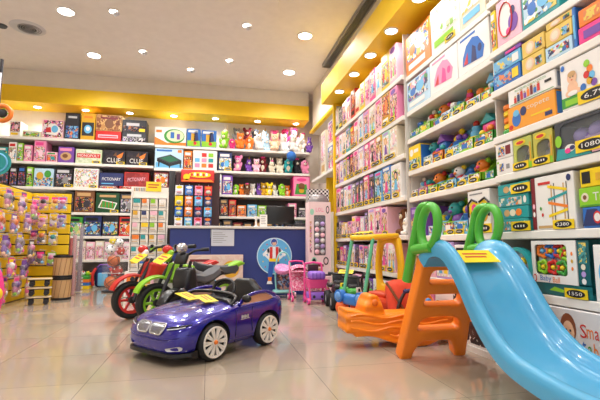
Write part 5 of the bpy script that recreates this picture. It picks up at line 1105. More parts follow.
# ------------------------------------------------------------------ counter and what is on it
CY = 5.38
def counter():
    t = empty('sales_counter', 'navy blue sales counter with white top', 'counter', (.42, CY, 0))
    nv = mat('#2a3a80', .5, name='counter_navy')
    MB().box((-.64, .27, .43), (.495, .52, .86), nv, .003, seg=1).build('panel', t); MB().box((.25, .27, .43), (1.275, .52, .86), nv, .003, seg=1).build('panel', t)
    MB().box((-.005-.005, .27, .875), (1.82, .58, .032), mat('#d8d4ce', .35), .004, seg=1).build('counter_top', t)
counter()
def mural():
    c = on_y(274.5, 256, CY); b = MB()
    def P(x, y): v = on_y(x, y, CY); return (v.x-c.x, v.z-c.z)
    b.oval(0, 0, .232, .238, mat('#c8e4f4', .5), 0, 44); b.oval(0, 0, .220, .225, mat('#5fb0e2', .5), -.001, 44)
    for k, (x, z) in enumerate(((-.15, .08), (-.15, -.07), (.15, -.05), (.15, .10), (-.12, -.14), (.13, -.13), (-.10, .15))): b.oval(x, z, .009, .009, 'yellow' if k % 2 else 'red', -.002, 8)
    W = mat('#eef2f6', .5)
    def shape(pts, m, y): b.poly([P(*p) for p in pts], m, y)
    # standing child, hands on hips: white shirt, red waistcoat, jeans, orange boots
    shape([(269.5, 246.5), (278.5, 246.5), (281, 250), (279, 261), (269, 261), (267, 250)], W, -.003)
    shape([(269, 247), (262.5, 254), (263.5, 256.5), (269.5, 252)], W, -.003); shape([(262.5, 254), (268.8, 259.8), (269.6, 257.6), (265, 253.6)], W, -.0034)
    shape([(279, 247), (286, 254), (285, 256.5), (278.8, 252)], W, -.003); shape([(286, 254), (279.4, 259.8), (278.6, 257.6), (283.4, 253.6)], W, -.0034)
    shape([(269.8, 247), (272.6, 247), (272.4, 259), (269.4, 259)], 'red', -.004); shape([(275.6, 247), (278.4, 247), (278.6, 259), (275.8, 259)], 'red', -.004)
    shape([(269, 258.5), (279, 258.5), (279, 261.5), (269, 261.5)], 'yellow', -.005)
    shape([(269, 261.5), (274.2, 261.5), (272, 277), (267.6, 277)], '#2f5fb4', -.004); shape([(273.6, 261.5), (279, 261.5), (281, 276), (276.6, 277)], '#2a57a8', -.0042)
    shape([(267.8, 277), (271.8, 277), (271.2, 281), (268, 281)], 'orange', -.005); shape([(276.8, 276.6), (280.8, 276), (281.2, 280), (277.8, 280.6)], 'orange', -.005)
    shape([(267.4, 281), (271.4, 281), (272.6, 284), (266.6, 284)], W, -.004); shape([(277.6, 280.6), (281.4, 280), (283.4, 283), (278, 283.6)], W, -.004)
    hx, hz = P(274, 242.6); b.oval(hx, hz+.006, .046, .050, W, -.0022, 24); b.oval(hx, hz+.006, .040, .044, '#2c4aa0', -.0032, 22); b.oval(hx+.003, hz-.006, .026, .027, 'skin', -.0042, 20); b.oval(hx-.004, hz+.016, .030, .012, '#2c4aa0', -.0052, 20)
    b.oval(hx-.006, hz-.006, .003, .0035, 'dark', -.006, 8); b.oval(hx+.012, hz-.006, .003, .0035, 'dark', -.006, 8); b.rect(hx-.003, hz-.02, hx+.010, hz-.018, 'maroon', -.006)
    o = b.build('wall_sticker'); tag(o, 'round light blue sticker of a standing child in jeans on the navy counter', 'sticker', None, (c.x, CY-.002, c.z))
mural()
a, b_ = on_y(211.5, 229.5, CY), on_y(234, 246, CY)
o = MB().box(((b_.x-a.x)/2, 0, 0), (b_.x-a.x, .003, a.z-b_.z), mat('#c8cdd8', .35)).build('notice_sheet')
q = MB()
for k in range(6): q.rect(.02, .06-.024*k, .02+.2*(.6+.4*((k*7) % 5)/5), .066-.024*k, 'grey', -.0022)
q.build('printed_lines', o); tag(o, 'white notice sheet taped to the upper front of the navy counter', 'notice', None, (a.x, CY-.003, (a.z+b_.z)/2))
CT = .892
def monitor():
    x = X_at(280.5, 5.7, 1.0); t = empty('monitor', 'black flat monitor on the counter, dark screen toward the viewer', 'monitor', (x, 5.72, CT))
    MB().box((0, 0, .175), (.40, .03, .255), mat('#111114', .3), .008).build('screen', t); MB().box((0, .03, .08), (.05, .03, .12), 'black', .005).build('stand', t); MB().box((0, .02, .007), (.2, .14, .014), 'black', .005).build('base', t)
monitor()
t = empty('card_stand', 'small white card stand with print on the counter, left of the monitor', 'display stand', (X_at(263.5, 5.55, .95), 5.55, CT))
MB().box((0, 0, .085), (.10, .006, .165), 'white').build('card', t); MB().box((0, .01, .004), (.1, .06, .008), 'white').build('base', t)
b = MB()
for k in range(5): b.rect(-.035, .04+.024*k, .03-.008*(k % 2), .048+.024*k, 'grey', -.0035)
b.build('printed_lines', t)
tag(MB().lathe([(.03, 0), (.032, .01), (.012, .02), (.012, .1), (.03, .12), (.028, .145), (.001, .148)], mat('white', .3)).build('bottle'), 'slim white pump bottle at the counter edge, beside the card stand', 'bottle', None, (X_at(256, 5.56, .95), 5.56, CT))
tag(MB().box((0, 0, .03), (.16, .12, .06), 'dark', .01).box((0, .03, .075), (.12, .04, .04), 'charcoal', .005).build('card_terminal'), 'dark payment terminal on the counter, right of the monitor', 'terminal', None, (X_at(300, 5.6, .95), 5.6, CT))
# hanging pack rack behind the counter
def pack_rack():
    Y = 6.62; xa, xb = X_at(168, Y, 1.3), X_at(221, Y, 1.3)
    t = empty('hanging_rack', 'black wire rack with red header, hung with small blister packs behind the counter', 'display rack', ((xa+xb)/2, Y, 0)); w = xb-xa
    zt = on_y(195, 172, Y).z
    MB().box((-w/2+.05, 0, zt/2), (.09, .06, zt), 'black', .004).build('post', t); MB().box((.04, .02, zt/2+.3), (w*.84, .02, zt-.62), mat('#3c2024', .6)).build('back_panel', t)
    MB().box((0, 0, .02), (w, .5, .04), 'black', .01).build('base', t)
    hx0, hx1 = X_at(181, Y, 1.6), X_at(214, Y, 1.6); cx = (xa+xb)/2
    b = MB().box(((hx0+hx1)/2-cx, -.03, zt-.07), (hx1-hx0, .02, .2), 'red', .01)
    b.build('header', t)
    p = MB(); m = (hx0+hx1)/2-cx; p.oval(m-.17, zt-.09, .05, .05, 'yellow', -.042); p.oval(m+.03, zt-.05, .17, .045, 'yellow', -.042, 24)
    for k in range(6): p.oval(m-.09+.045*k, zt-.05+.008*(k % 2), .018, .026, 'white' if k % 2 else 'red', -.043, 10)
    p.poly([(m-.25, zt-.16), (m+.25, zt-.16), (m+.2, zt-.12), (m-.2, zt-.12)], 'orange', -.042); p.build('header_print', t)
    k = 0
    names = {'#e8e8ee': 'white', 'blue': 'blue', 'red': 'red', 'yellow': 'yellow', 'sky': 'light blue', 'orange': 'orange', 'pink': 'pink', 'navy': 'navy blue'}
    cols = ['#e8e8ee', 'blue', 'pink', 'red', 'yellow', 'orange', 'sky', 'navy', 'blue', 'orange', 'navy', 'sky', '#e8e8ee', 'sky', 'pink', 'navy', 'yellow', 'sky', 'navy', '#e8e8ee']
    for r in range(5):
        for c in range(4):
            x = xa+.165+c*(w-.22)/4; z = zt-.30-.165*r; cl = cols[k]
            o = MB().box((0, 0, 0), (.115, .004, .15), mat(cl, .35)).ball((0, -.012, -.025), (.042, .02, .035), clear('blister', (.85, .9, 1, 1), .35), 12).box((0, -.012, -.03), (.06, .02, .026), ['red', 'blue', 'orange', 'lime', 'black'][k % 5], .008).build('blister_pack')
            q = MB().oval(0, .045, .045, .022, ['yellow', 'white', 'red', 'orange'][k % 4], -.0026); q.build('front_print', o)
            tag(o, f'small {names[cl]} toy blister pack, {ORD[c+1]} in the {ORD[r+1]} row of the black hanging rack', 'blister pack', 'blister packs on the black rack', (x, Y-.05, z)); k += 1
            MB().cyl((x-cx, .0, z+.081), (x-cx, -.075, z+.086), .004, 'silver', seg=6).build('hook', t)
pack_rack()
# printed carton leaning on the counter
def leaning_carton():
    xa, xb = X_at(186, 5.27, .3), X_at(243, 5.27, .3); zt = on_y(215, 255, 5.27).z
    def art(b, w, h):
        b.rect(-w*.49, h*.02, w*.49, h*.98, busy(['#e8c8b8', '#ecd0c0', '#e4bfb0', '#ecd6c8'], 8), E1); b.oval(w*.28, h*.66, w*.15, h*.2, 'gold', E2, 26); b.poly([(w*.2, h*.58), (w*.36, h*.58), (w*.34, h*.7), (w*.28, h*.8), (w*.22, h*.7)], 'red', E3); b.oval(w*.28, h*.67, w*.05, h*.07, 'skin', E4); b.rect(w*.19, h*.56, w*.37, h*.6, 'navy', E4)
        b.rect(-w*.44, h*.84, -w*.1, h*.9, 'maroon', E2); b.poly([(-w*.4, h*.2), (w*.05, h*.2), (0, h*.5), (-w*.3, h*.6)], 'sky', E2)
    carton(xb-xa, .08, zt-.001, '#e4c4b4', art, 'wide pale pink carton with orange round emblem standing against the navy counter', 'carton', None, ((xa+xb)/2, 5.275, .001), 0, 'carton')
leaning_carton()

# ------------------------------------------------------------------ white card rack
def card_rack():
    Y = 5.62; xa, xb = X_at(129, Y, .6), X_at(166.5, Y, .6); w = xb-xa; cx = (xa+xb)/2; H = 1.36
    t = empty('card_rack', 'tall white rack of booklet packs with coloured corners, left of the navy counter', 'display rack', (cx, Y, 0), R(4))
    W = mat('#efeae2', .4)
    MB().box((0, .16, H/2), (w, .02, H), W).build('back_panel', t)
    for s in (-1, 1): MB().box((s*(w/2-.008), .08, H/2), (.016, .18, H), W, .003, seg=1).build('side_panel', t)
    n = 6; z0 = .34; dz = .155
    for r in range(n+1): MB().box((0, .075, z0+dz*r-.008), (w-.034, .15, .014), W).build('shelf', t)
    MB().box((0, .04, H-.02), (w, .012, .13), W).build('header', t)
    q = MB()
    for k in range(8): q.rect(-w*.44+w*.045*k, H-.015, -w*.41+w*.045*k, H+.03, 'grey' if k % 3 else 'tan', .033)
    q.build('header_print', t)
    MB().box((-.02, .06, z0/2-.01), (w+.03, .17, z0-.03), W).build('base_box', t)
    cols = ['teal', 'orange', 'lime', 'white', 'gold', 'navy', 'rose', 'teal', 'rose', 'yellow', 'lime', 'orange', 'orange', 'teal', 'gold', 'rose', 'teal', 'orange', 'lime', 'yellow', 'gold', 'blue', 'orange', 'yellow']
    M = Matrix.Translation((cx, Y, 0)) @ Matrix.Rotation(R(4), 4, 'Z')
    for r in range(n):
        for c in range(4):
            k = (n-1-r)*4+c; x = -w*.345+w*.23*c; z = z0+dz*r+.001
            o = MB().box((0, .05, .0665), (w*.20, .09, .133), mat('#ece6dc', .45), .002, seg=1).build('booklet_pack')
            col = cols[k]
            q = MB().rect(-w*.09, .075, w*.03 if k % 3 else w*.09, .129, col, E1); q.rect(-w*.09, .02, w*.08, .028, 'grey', E1); q.rect(-w*.09, .04, w*.05, .048, 'tan', E1); q.build('front_print', o)
            P = M @ Vector((x, .0, z)); tag(o, f'white booklet pack with {cn(col)} corner, {ORD[c+1]} in the {ORD[n-r]} row down of the white rack', 'booklet', 'booklet packs in the white rack', P, R(4))
    b = MB()
    for i in range(3):
        for j in range(2): b.rect(-w*.52+w*.32*i, .02+.14*j, -w*.22+w*.32*i, .15+.14*j, ['pink', 'yellow', 'sky', 'orange', 'yellow', 'rose'][i+3*j] if (i+j) % 2 else ['pink', 'purple', 'lime', 'orange', 'gold', 'teal'][i+3*j], -.0265); b.oval(-w*.37+w*.32*i, .085+.14*j, w*.06, .03, 'dark', -.0285, 12)
    b.build('icon_print', t)
    P = M @ Vector((.04, .03, H+.052)); o = card(0, 'yellow price card standing on top of the white booklet rack', .19, .13, (PI/2, 0, R(4)), P, 2)
card_rack()

# ------------------------------------------------------------------ balls in a clear bin
def ball(kind, r, loc, label):
    base = {'basketball': '#d0682a', 'soccer_ball': '#eeeeee', 'yellow_ball': '#e8d020', 'red_ball': '#c43a2a'}[kind]
    o = MB().ball((0, 0, 0), r, mat(base, .5), 22).build(kind)
    q = MB(); 
    if kind == 'basketball':
        for e in ((0, 0), (PI/2, 0), (PI/2, PI/2)): q.tube([Matrix.Rotation(e[1], 3, 'Z') @ Matrix.Rotation(e[0], 3, 'X') @ Vector((r*1.002*math.cos(a*PI/12), r*1.002*math.sin(a*PI/12), 0)) for a in range(24)], .004, 'black', True, 6)
        q.build('seam', o)
    else:
        for k in range(12):
            z = 1-2*(k+.5)/12; a = k*2.4; s = math.sqrt(1-z*z); q.ball((s*math.cos(a)*r*.93, s*math.sin(a)*r*.93, z*r*.93), r*.2, 'black' if kind == 'soccer_ball' else 'white', 8)
        q.build('patch_pattern', o)
    tag(o, label, 'ball', 'balls in the clear bin', loc); o.rotation_euler = (.4*r*37, .7, .3*r*91)
bx, by = X_at(114.5, 6.3, .3), 6.3
ball('basketball', .095, (bx-.03, by-.02, .124), 'orange ball at the bottom of the clear ball bin')
ball('red_ball', .073, (bx+.03, by+.03, .282), 'dark red ball low in the clear bin, on the bottom orange one')
ball('basketball', .085, (bx-.01, by-.03, .432), 'orange ball halfway up the clear ball bin, below the black and white one')
ball('soccer_ball', .066, (bx-.06, by-.03, .583), 'black and white football near the top of the clear ball bin')
ball('red_ball', .058, (bx+.072, by+.0, .562), 'small dark red ball beside the black and white football')
ball('yellow_ball', .048, (bx-.045, by+.02, .708), 'small yellow ball on top in the clear ball bin')
ball('soccer_ball', .056, (bx+.055, by-.03, .684), 'small black and white football topmost in the clear ball bin')
t = empty('ball_bin', 'clear bin of stacked balls on a dark base, left of the white booklet rack', 'bin', (bx, by, 0))
MB().lathe([(.15, 0), (.16, .02), (.14, .02)], 'dark', seg=24).build('base', t)
MB().lathe([(.158, .022), (.158, .74)], clear('clear_plastic', (1, 1, 1, 1), .07), seg=24, ring='open').build('clear_tube', t)
b = MB()
for z in (.26, .5, .74): b.tube([(.16*math.cos(a*PI/12), .16*math.sin(a*PI/12), z) for a in range(24)], .004, 'silver', True, 6)
b.build('rim', t)

# ------------------------------------------------------------------ slat wall with hanging packs
SY = 5.80
def slat_wall():
    t = empty('slat_wall', 'yellow slatted display stand at the left, hung with small toy packs', 'display stand', (-2.0, SY, 0))
    ye = mat('#f0c818', .45, name='slat_yellow'); dk = mat('#4a3c10', .8)
    MB().box((.04, .03, .66), (.44, .02, 1.32), dk).build('backing', t)
    for k in range(10): MB().box((.04, .01, .045+.131*k+.02), (.44, .03, .115), ye, .004, seg=1).build('slat', t)
    MB().box((-.22, -.65, .66), (.02, 1.36, 1.32), dk).build('backing', t)
    for k in range(10): MB().box((-.205, -.65, .045+.131*k+.02), (.03, 1.36, .115), ye, .004, seg=1).build('slat', t)
    return t
SW = slat_wall()
rh = random.Random(8)
HN = dict(pink='pink', purple='purple', hotpink='bright pink', rose='pale pink', lilac='lilac', yellow='yellow', teal='teal', dark='dark', lime='lime green', white='white', sky='light blue')
def hang(x, y, z, side, col, i, where, s=1.0):
    """a bagged toy on a card, hung on a hook"""
    rz = 0 if side == 'end' else PI/2
    o = MB().box((0, 0, -.03), (.10*s, .004, .05*s), mat(col, .35)).box((0, .002, -.10*s-.01), (.11*s, .05, .14*s), clear('toy_bag', (.9, .88, .92, 1), .16), .02).build('hanging_pack')
    q = MB(); c2 = rh.choice(['#c87898', '#7a5a90', '#c8a040', '#d8d2d2', '#3a8a88', '#5a3a6a', '#d04a88', '#c8703a', 'dark', '#8a8088'])
    q.ball((rh.uniform(-.01, .01), 0, -.07*s), .034*s, c2, 10).ball((-.01, 0, -.115*s), (.042*s, .024, .042*s), {'pink': '#c87098', 'rose': '#d89ab0', 'lilac': '#8a70a8', 'white': '#d8d0d4'}.get(col, col), 10).ball((.025*s, -.005, -.14*s), .02*s, rh.choice(['yellow', 'white', 'hotpink', 'sky']), 8).ball((-.03*s, -.005, -.15*s), .018*s, rh.choice(['skin', 'purple', 'lime']), 8); q.build('bagged_toy', o)
    MB().rect(-.04*s, -.045, .04*s, -.015, rh.choice(['white', 'yellow', 'purple', 'hotpink']), -.0035).build('front_print', o)
    tag(o, f'{HN[col]} bagged toy pack, {where}', 'hanging toy pack', 'bagged toy packs on the yellow slat wall', (x, y, z), rz)
    L = (x+2.0, y-SY)
    if side == 'end': MB().cyl((L[0], .0, z+.001), (L[0], L[1]-.02, z+.012), .004, 'silver', seg=6).build('hook', SW)
    else: MB().cyl((-.19, L[1], z+.001), (L[0]+.02, L[1], z+.012), .004, 'silver', seg=6).build('hook', SW)
for r, (z, cl) in enumerate(((1.24, ['purple', 'pink', 'yellow', 'lilac']), (1.02, ['pink', 'rose', 'white', 'lilac']), (.80, ['rose', 'dark', 'white', 'purple']), (.56, ['purple', 'dark', 'lime', 'teal']))):
    for c, col in enumerate(cl[:4 if r != 1 else 4]):
        if r >= 2 and c == 3: continue
        hang(-2.10+.105*c, SY-.10-.065*(c % 2), z+.05*rh.random(), 'end', col, r*4+c, f'{ORD[c+1]} along the {ORD[r+1]} hook row of the slat wall end')
for r, (z, cl) in enumerate(((1.22, ['pink', 'purple', 'rose', 'dark', 'pink', 'teal']), (.98, ['rose', 'lilac', 'pink', 'purple', 'white', 'pink']), (.74, ['dark', 'purple', 'lilac', 'dark', 'purple', 'pink']), (.50, ['hotpink', 'purple', 'pink', 'hotpink', 'lilac', 'hotpink']), (.28, ['hotpink', 'hotpink', 'pink', 'hotpink', 'purple', 'pink']))):
    for c, col in enumerate(cl):
        hang(-2.05-.05*((c+r) % 2), SY-.30-.165*c, z+rh.uniform(-.04, .04), 'side', col, 40+r*6+c, f'{ORD[c+1]} from the inner corner in {ORD[r+1]} hook row of the long slat wall', 1.22)
# ring toys on top of the slat wall, hanging sign
t = empty('hoop_toy', 'orange ring toy with dark centre hung at the left frame edge above the games', 'toy', (X_at(3, 5.05, 2.2), 5.05, on_y(3, 117, 5.2).z))
MB().tube([(.085*math.cos(a*PI/14), 0, .085*math.sin(a*PI/14)) for a in range(28)], .024, 'orange', True, 10).build('ring', t); MB().ball((0, .0, 0), (.05, .03, .05), 'dark').build('centre', t)
for k in range(5): MB().cyl((.04*math.cos(k*1.26), 0, .04*math.sin(k*1.26)), (.08*math.cos(k*1.26), 0, .08*math.sin(k*1.26)), .008, 'lime', seg=8).build('spoke', t)
MB().box((0, .035, -.0), (.02, .03, .02), 'silver').build('clip', t)
t = empty('hoop_toy', 'teal round dish toy at the left frame edge, above the yellow slat wall', 'toy', (X_at(-2, 5.0, 1.6), 5.0, on_y(0, 163, 5.0).z))
MB().lathe([(.0001, -.012), (.11, -.02), (.135, .0), (.14, .02), (.12, .015), (.0001, .01)], 'teal', Matrix.Rotation(PI/2, 4, 'X'), 30).build('dish', t)
MB().lathe([(.09, .022), (.10, .03), (.11, .022)], 'sky', Matrix.Rotation(PI/2, 4, 'X'), 30, ring=True).build('ring', t)
t = empty('pole_display', 'tall slim dark pole stand at the left frame edge carrying ring toys and a white sign', 'display stand', (X_at(-9, 5.12, 1.2), 5.12, 0))
MB().cyl((0, 0, .02), (0, 0, 2.75), .018, 'dark').build('pole', t); MB().lathe([(.17, 0), (.16, .02), (.02, .03)], 'dark').build('base', t)
a = on_y(-30, 74, 5.2); b_ = on_y(4.2, 104, 5.2)
MB().box(((a.x+b_.x)/2-t.location.x, -.035, (a.z+b_.z)/2), (b_.x-a.x, .02, a.z-b_.z), mat('#e4e0e6', .5), .004).build('sign_board', t)

# ------------------------------------------------------------------ floor goods at the left
def drum(z, k):
    t = empty('bongo_drum', f'{("lower", "upper")[k]} of two stacked wooden toy drums with black rims, by the yellow slat wall', 'drum', (-1.71, 5.55, z), .4*k, 'stacked wooden drums')
    MB().lathe([(.098, .012), (.102, .12), (.098, .25)], mat('#c8a070', .5), seg=28).build('shell', t)
    for zz in (0, .235): MB().lathe([(.085, zz), (.104, zz), (.108, zz+.012), (.104, zz+.026), (.085, zz+.026)], 'black', seg=28, ring=True).build('rim', t)
    q = MB()
    for j in range(12): a = j*PI/6; a2 = (j+.5)*PI/6; q.tube([(.104*math.cos(a), .104*math.sin(a), .03), (.106*math.cos(a2), .106*math.sin(a2), .23)], .002, 'brown', False, 5)
    q.build('lacing_rope', t)
drum(.001, 0); drum(.264, 1)
for k in range(3):
    t = empty('skateboard', f'{("lowest", "middle", "topmost")[k]} of three small stacked skateboards with pale deck, before the slat wall', 'skateboard', (-1.80, 5.12, .001+.098*k), R(14), 'stacked skateboards')
    MB().plate([rounded([(-.12, -.045), (.12, -.045), (.12, .045), (-.12, .045)], .04)], .016, mat('#d8c4a0', .4), Matrix.Translation((0, 0, .082)), .005).build('deck', t)
    MB().box((0, 0, .0705), (.21, .075, .008), 'black', .003).build('deck_base', t)
    for s in (-1, 1):
        MB().box((s*.07, 0, .048), (.05, .05, .036), 'dark', .008).build('truck', t)
        for q in (-1, 1): MB().cyl((s*.07, q*.025, .025), (s*.07, q*.05, .025), .025, 'black', seg=16).build('wheel', t)
t = empty('toy_bat_bag', 'tall bundle of orange and red foam toys in clear plastic, beside the drums', 'toy bag', (X_at(70, 5.95, .4), 5.95, .001))
MB().box((0, 0, .40), (.17, .12, .80), clear('bag_film', (.92, .88, .86, 1), .14), .05).build('plastic_bag', t)
for k, (x, c, h) in enumerate(((-.05, 'orange', .82), (.0, 'red', .74), (.045, '#c08a90', .78))): MB().cyl((x, 0, .01), (x*.8, .01, h), .026, c, .022).build('foam_stick', t)
t = empty('toy_bat_bag', 'loose clear plastic bag of reddish toys standing against the back shelf end', 'toy bag', (X_at(77.5, 6.35, .4), 6.35, .001))
MB().box((0, 0, .48), (.15, .12, .95), clear('bag_film', (.92, .88, .86, 1), .14), .06).build('plastic_bag', t)
for k, (x, c, h) in enumerate(((-.03, '#b06a60', .3), (.03, '#8a7a88', .9))): MB().cyl((x, 0, .01), (x, .01, h), .03, c, .02).build('foam_stick', t)
t = empty('ride_toy', 'bright pink toy with yellow wheel hung low at the left frame edge', 'toy', (-1.93, 4.42, .0))
MB().tube(spline([(0, 0, .02), (.03, 0, .2), (0, 0, .38), (-.06, 0, .44)], 6), .05, 'hotpink', False, 12).build('body', t)
MB().lathe([(.001, -.02), (.07, -.02), (.075, 0), (.07, .02), (.001, .02)], 'yellow', Matrix.Translation((.02, -.06, .2)) @ Matrix.Rotation(PI/2, 4, 'X'), 24).build('wheel', t)
MB().lathe([(.001, -.03), (.05, -.03), (.05, .03), (.001, .03)], 'hotpink', Matrix.Translation((-.04, -.02, .05)) @ Matrix.Rotation(PI/2, 4, 'X'), 20).build('foot', t)

# ------------------------------------------------------------------ doll dispenser tower
def doll_tower():
    Y = 5.02; xa, xb = X_at(309.5, Y, .7), X_at(331.5, Y, .7); w = xb-xa; cx = (xa+xb)/2; zc = on_y(320, 200, Y).z
    t = empty('dispenser_tower', 'tall pale pink toy dispenser tower with checkered top and a window of capsules', 'display tower', (cx, Y, 0))
    pk = mat('#f3d0d4', .35); d = .22
    MB().box((0, d/2, .13), (w, d, .26), pk, .004, seg=1).build('base_box', t)
    q = MB()
    for k in range(4): q.rect(-w*.42+w*.22*k, .04, -w*.26+w*.22*k, .22, busy(PINKS+['#16161a'], 40), -.001)
    q.build('base_print', t)
    ztop = zc-.02
    MB().box((0, d*.6, (ztop+.26)/2), (w, d*.8, ztop-.26), pk, .006).build('body', t)
    MB().plate([[(-w/2, .26), (w/2, .26), (w/2, ztop), (-w/2, ztop)], rounded([(-w*.27, .52), (w*.27, .52), (w*.27, ztop-.17), (-w*.27, ztop-.17)], .02)], .012, mat('#f6dcde', .3), Matrix.Translation((0, d*.17, 0)) @ XZ).build('front_frame', t)
    MB().rect(-w*.28, .51, w*.28, ztop-.16, mat('#4a4248', .4), d*.197).build('window_backing', t)
    n = int((ztop-.17-.54)/.07)
    for r in range(n):
        for c in range(2): MB().ball((-w*.125+w*.25*c, d*.15, .565+.07*r), .031, ['rose', 'silver', 'lilac', 'white'][(r+c) % 4], 12).build('capsule', t)
    MB().rect(-w*.27, .52, w*.27, ztop-.17, clear('pack_window', (.9, .95, 1, 1), .12), d*.15).build('plastic_window', t)
    FY = d*.17-.0085
    q = MB()  # front decoration: lettering, plain round shapes, dark slot
    q.text('L.O.L.', 0, ztop-.10, w*.36, .05, 'hotpink', FY); q.oval(-w*.36, ztop-.13, w*.09, .04, 'mint', FY); q.oval(w*.36, ztop-.1, w*.08, .05, 'black', FY); q.oval(w*.36, ztop-.1, w*.05, .034, pk, FY-.001)
    for s in (-1, 1): q.oval(s*w*.27, .45, w*.12, .05, 'black' if s > 0 else 'mint', FY); q.oval(s*w*.27, .45, w*.08, .034, pk if s > 0 else 'black', FY-.001)
    q.rect(-w*.16, .38, w*.16, .41, 'maroon', FY); q.oval(0, .34, w*.1, .02, 'tan', FY); q.rect(-w*.46, .55, -w*.38, ztop-.25, busy(PINKS, 30), FY); q.rect(-w*.5, .265, w*.5, .285, 'dark', FY)
    q.build('front_print', t)
    MB().lathe([(w*.5, 0), (w*.5, .03), (w*.40, .085), (w*.28, .1), (w*.28, .11)], mat('#9a9698', .25, .6), Matrix.Translation((0, d*.5, ztop)) @ Matrix.Diagonal((1, .5, 1, 1)), 28).build('dome', t)
    m = bpy.data.materials.new('checker_print'); nt, b = nodes(m); tc = nt.nodes.new('ShaderNodeTexCoord'); ck = nt.nodes.new('ShaderNodeTexChecker'); ck.inputs['Scale'].default_value = 1/.026; ck.inputs['Color1'].default_value = lin('#f0ecea'); ck.inputs['Color2'].default_value = lin('#17161a'); nt.links.new(tc.outputs['Object'], ck.inputs['Vector']); nt.links.new(ck.outputs['Color'], b.inputs['Base Color'])
    MB().box((0, d*.65, ztop+.085), (w*.98, d*.5, .17), m).build('checkered_header', t)
doll_tower()

# ------------------------------------------------------------------ doll buggies, trikes
def tub(*pts): return spline(list(pts), 5)
def stroller():
    t = empty('doll_stroller', 'pink patterned doll stroller between the teal walker and the purple cart', 'doll stroller', (X_at(298.5, 4.86, .2), 4.86, 0))
    pk = mat('#f07aa8', .4); fb = busy(['#f48ab0', '#e8508c', '#f7c8d8', '#e03870', '#f48ab0'], 34, .8)
    MB().loft([[(x, y, z) for x in (-.10, -.06, .06, .10)]+[(x, y+.03, z+.0) for x in (.10, .06, -.06, -.10)] for y, z in ((-.10, .14), (-.08, .2), (0, .26), (.06, .40), (.07, .46))], fb).build('seat', t)
    MB().loft([[(.115*math.cos(a), y+.02*math.sin(a), .42+.06*math.sin(a)+z) for a in [i*PI/8 for i in range(9)]] for y, z in ((.06, .0), (-.03, .01), (-.10, -.03))], fb, caps=False).build('canopy', t)
    for s in (-1, 1):
        MB().tube(tub((s*.11, -.12, .05), (s*.11, -.02, .22), (s*.11, .10, .40), (s*.10, .17, .52)), .009, pk).build('frame_tube', t)
        MB().tube(tub((s*.11, .12, .05), (s*.11, .04, .2), (s*.11, -.02, .3)), .009, pk).build('frame_tube', t)
        for y in (-.13, .12): o = MB().cyl((s*.10, y, .04), (s*.125, y, .04), .04, 'hotpink', seg=18).build('wheel', t); MB().cyl((s*.12, y, .04), (s*.128, y, .04), .02, 'white', seg=12).build('hub_cap', o)
    MB().tube([(-.1, .17, .52), (0, .185, .53), (.1, .17, .52)], .012, 'hotpink').build('handle', t)
stroller()
bpy.data.objects['doll_stroller'].scale = (.86,)*3
def cart():
    t = empty('toy_shopping_cart', 'bright pink toy shopping cart with a purple bin, before the dispenser tower', 'toy cart', (X_at(316, 4.57, .2), 4.57, 0))
    hp = mat('#ee4f98', .35); pu = mat('#9468d0', .35)
    def tray(z0, z1, w0, w1, d0, d1, m, nm):
        b = MB(); r0 = rounded([(-w0, -d0), (w0, -d0), (w0, d0), (-w0, d0)], .02); r1 = rounded([(-w1, -d1), (w1, -d1), (w1, d1), (-w1, d1)], .02)
        ins = [(p[0]*.88, p[1]*.88) for p in r1]; b.loft([[(p[0], p[1], z0) for p in r0], [(p[0], p[1], z1) for p in r1], [(p[0], p[1], z1) for p in ins], [(p[0]*.85, p[1]*.85, z0+.012) for p in r0]], m); b.build(nm, t)
    tray(.20, .31, .10, .125, .10, .13, hp, 'basket'); 
    MB().box((0, -.02, .355), (.20, .2, .11), pu, .035).build('purple_bin', t)
    q = MB()
    for k in range(4): q.box((-.07+.047*k, -.122, .355), (.012, .006, .08), mat('#7a4fb8', .4), .003)
    q.build('rib', t)
    MB().box((0, 0, .10), (.22, .2, .10), pu, .025).build('lower_body', t)
    for s in (-1, 1):
        MB().tube(tub((s*.115, .11, .06), (s*.12, .12, .3), (s*.11, .15, .50)), .013, hp).build('frame_post', t); MB().tube(tub((s*.10, -.11, .05), (s*.105, -.1, .15), (s*.105, -.08, .22)), .012, hp).build('frame_post', t)
        for y in (-.10, .11): o = MB().cyl((s*.105, y, .04), (s*.135, y, .04), .04, hp, seg=18).build('wheel', t); MB().cyl((s*.13, y, .04), (s*.138, y, .04), .018, 'purple', seg=12).build('hub_cap', o)
        MB().ball((s*.05, -.102, .095), (.018, .006, .02), 'dark', 10).build('eye_hole', t)
    MB().tube([(-.11, .15, .50), (0, .16, .515), (.11, .15, .50)], .015, hp).build('handle', t)
    MB().box((0, .145, .44), (.14, .012, .10), mat('#3a1c2c', .5), .01).build('handle_panel', t)
cart()
bpy.data.objects['toy_shopping_cart'].scale = (.9, .9, .87)
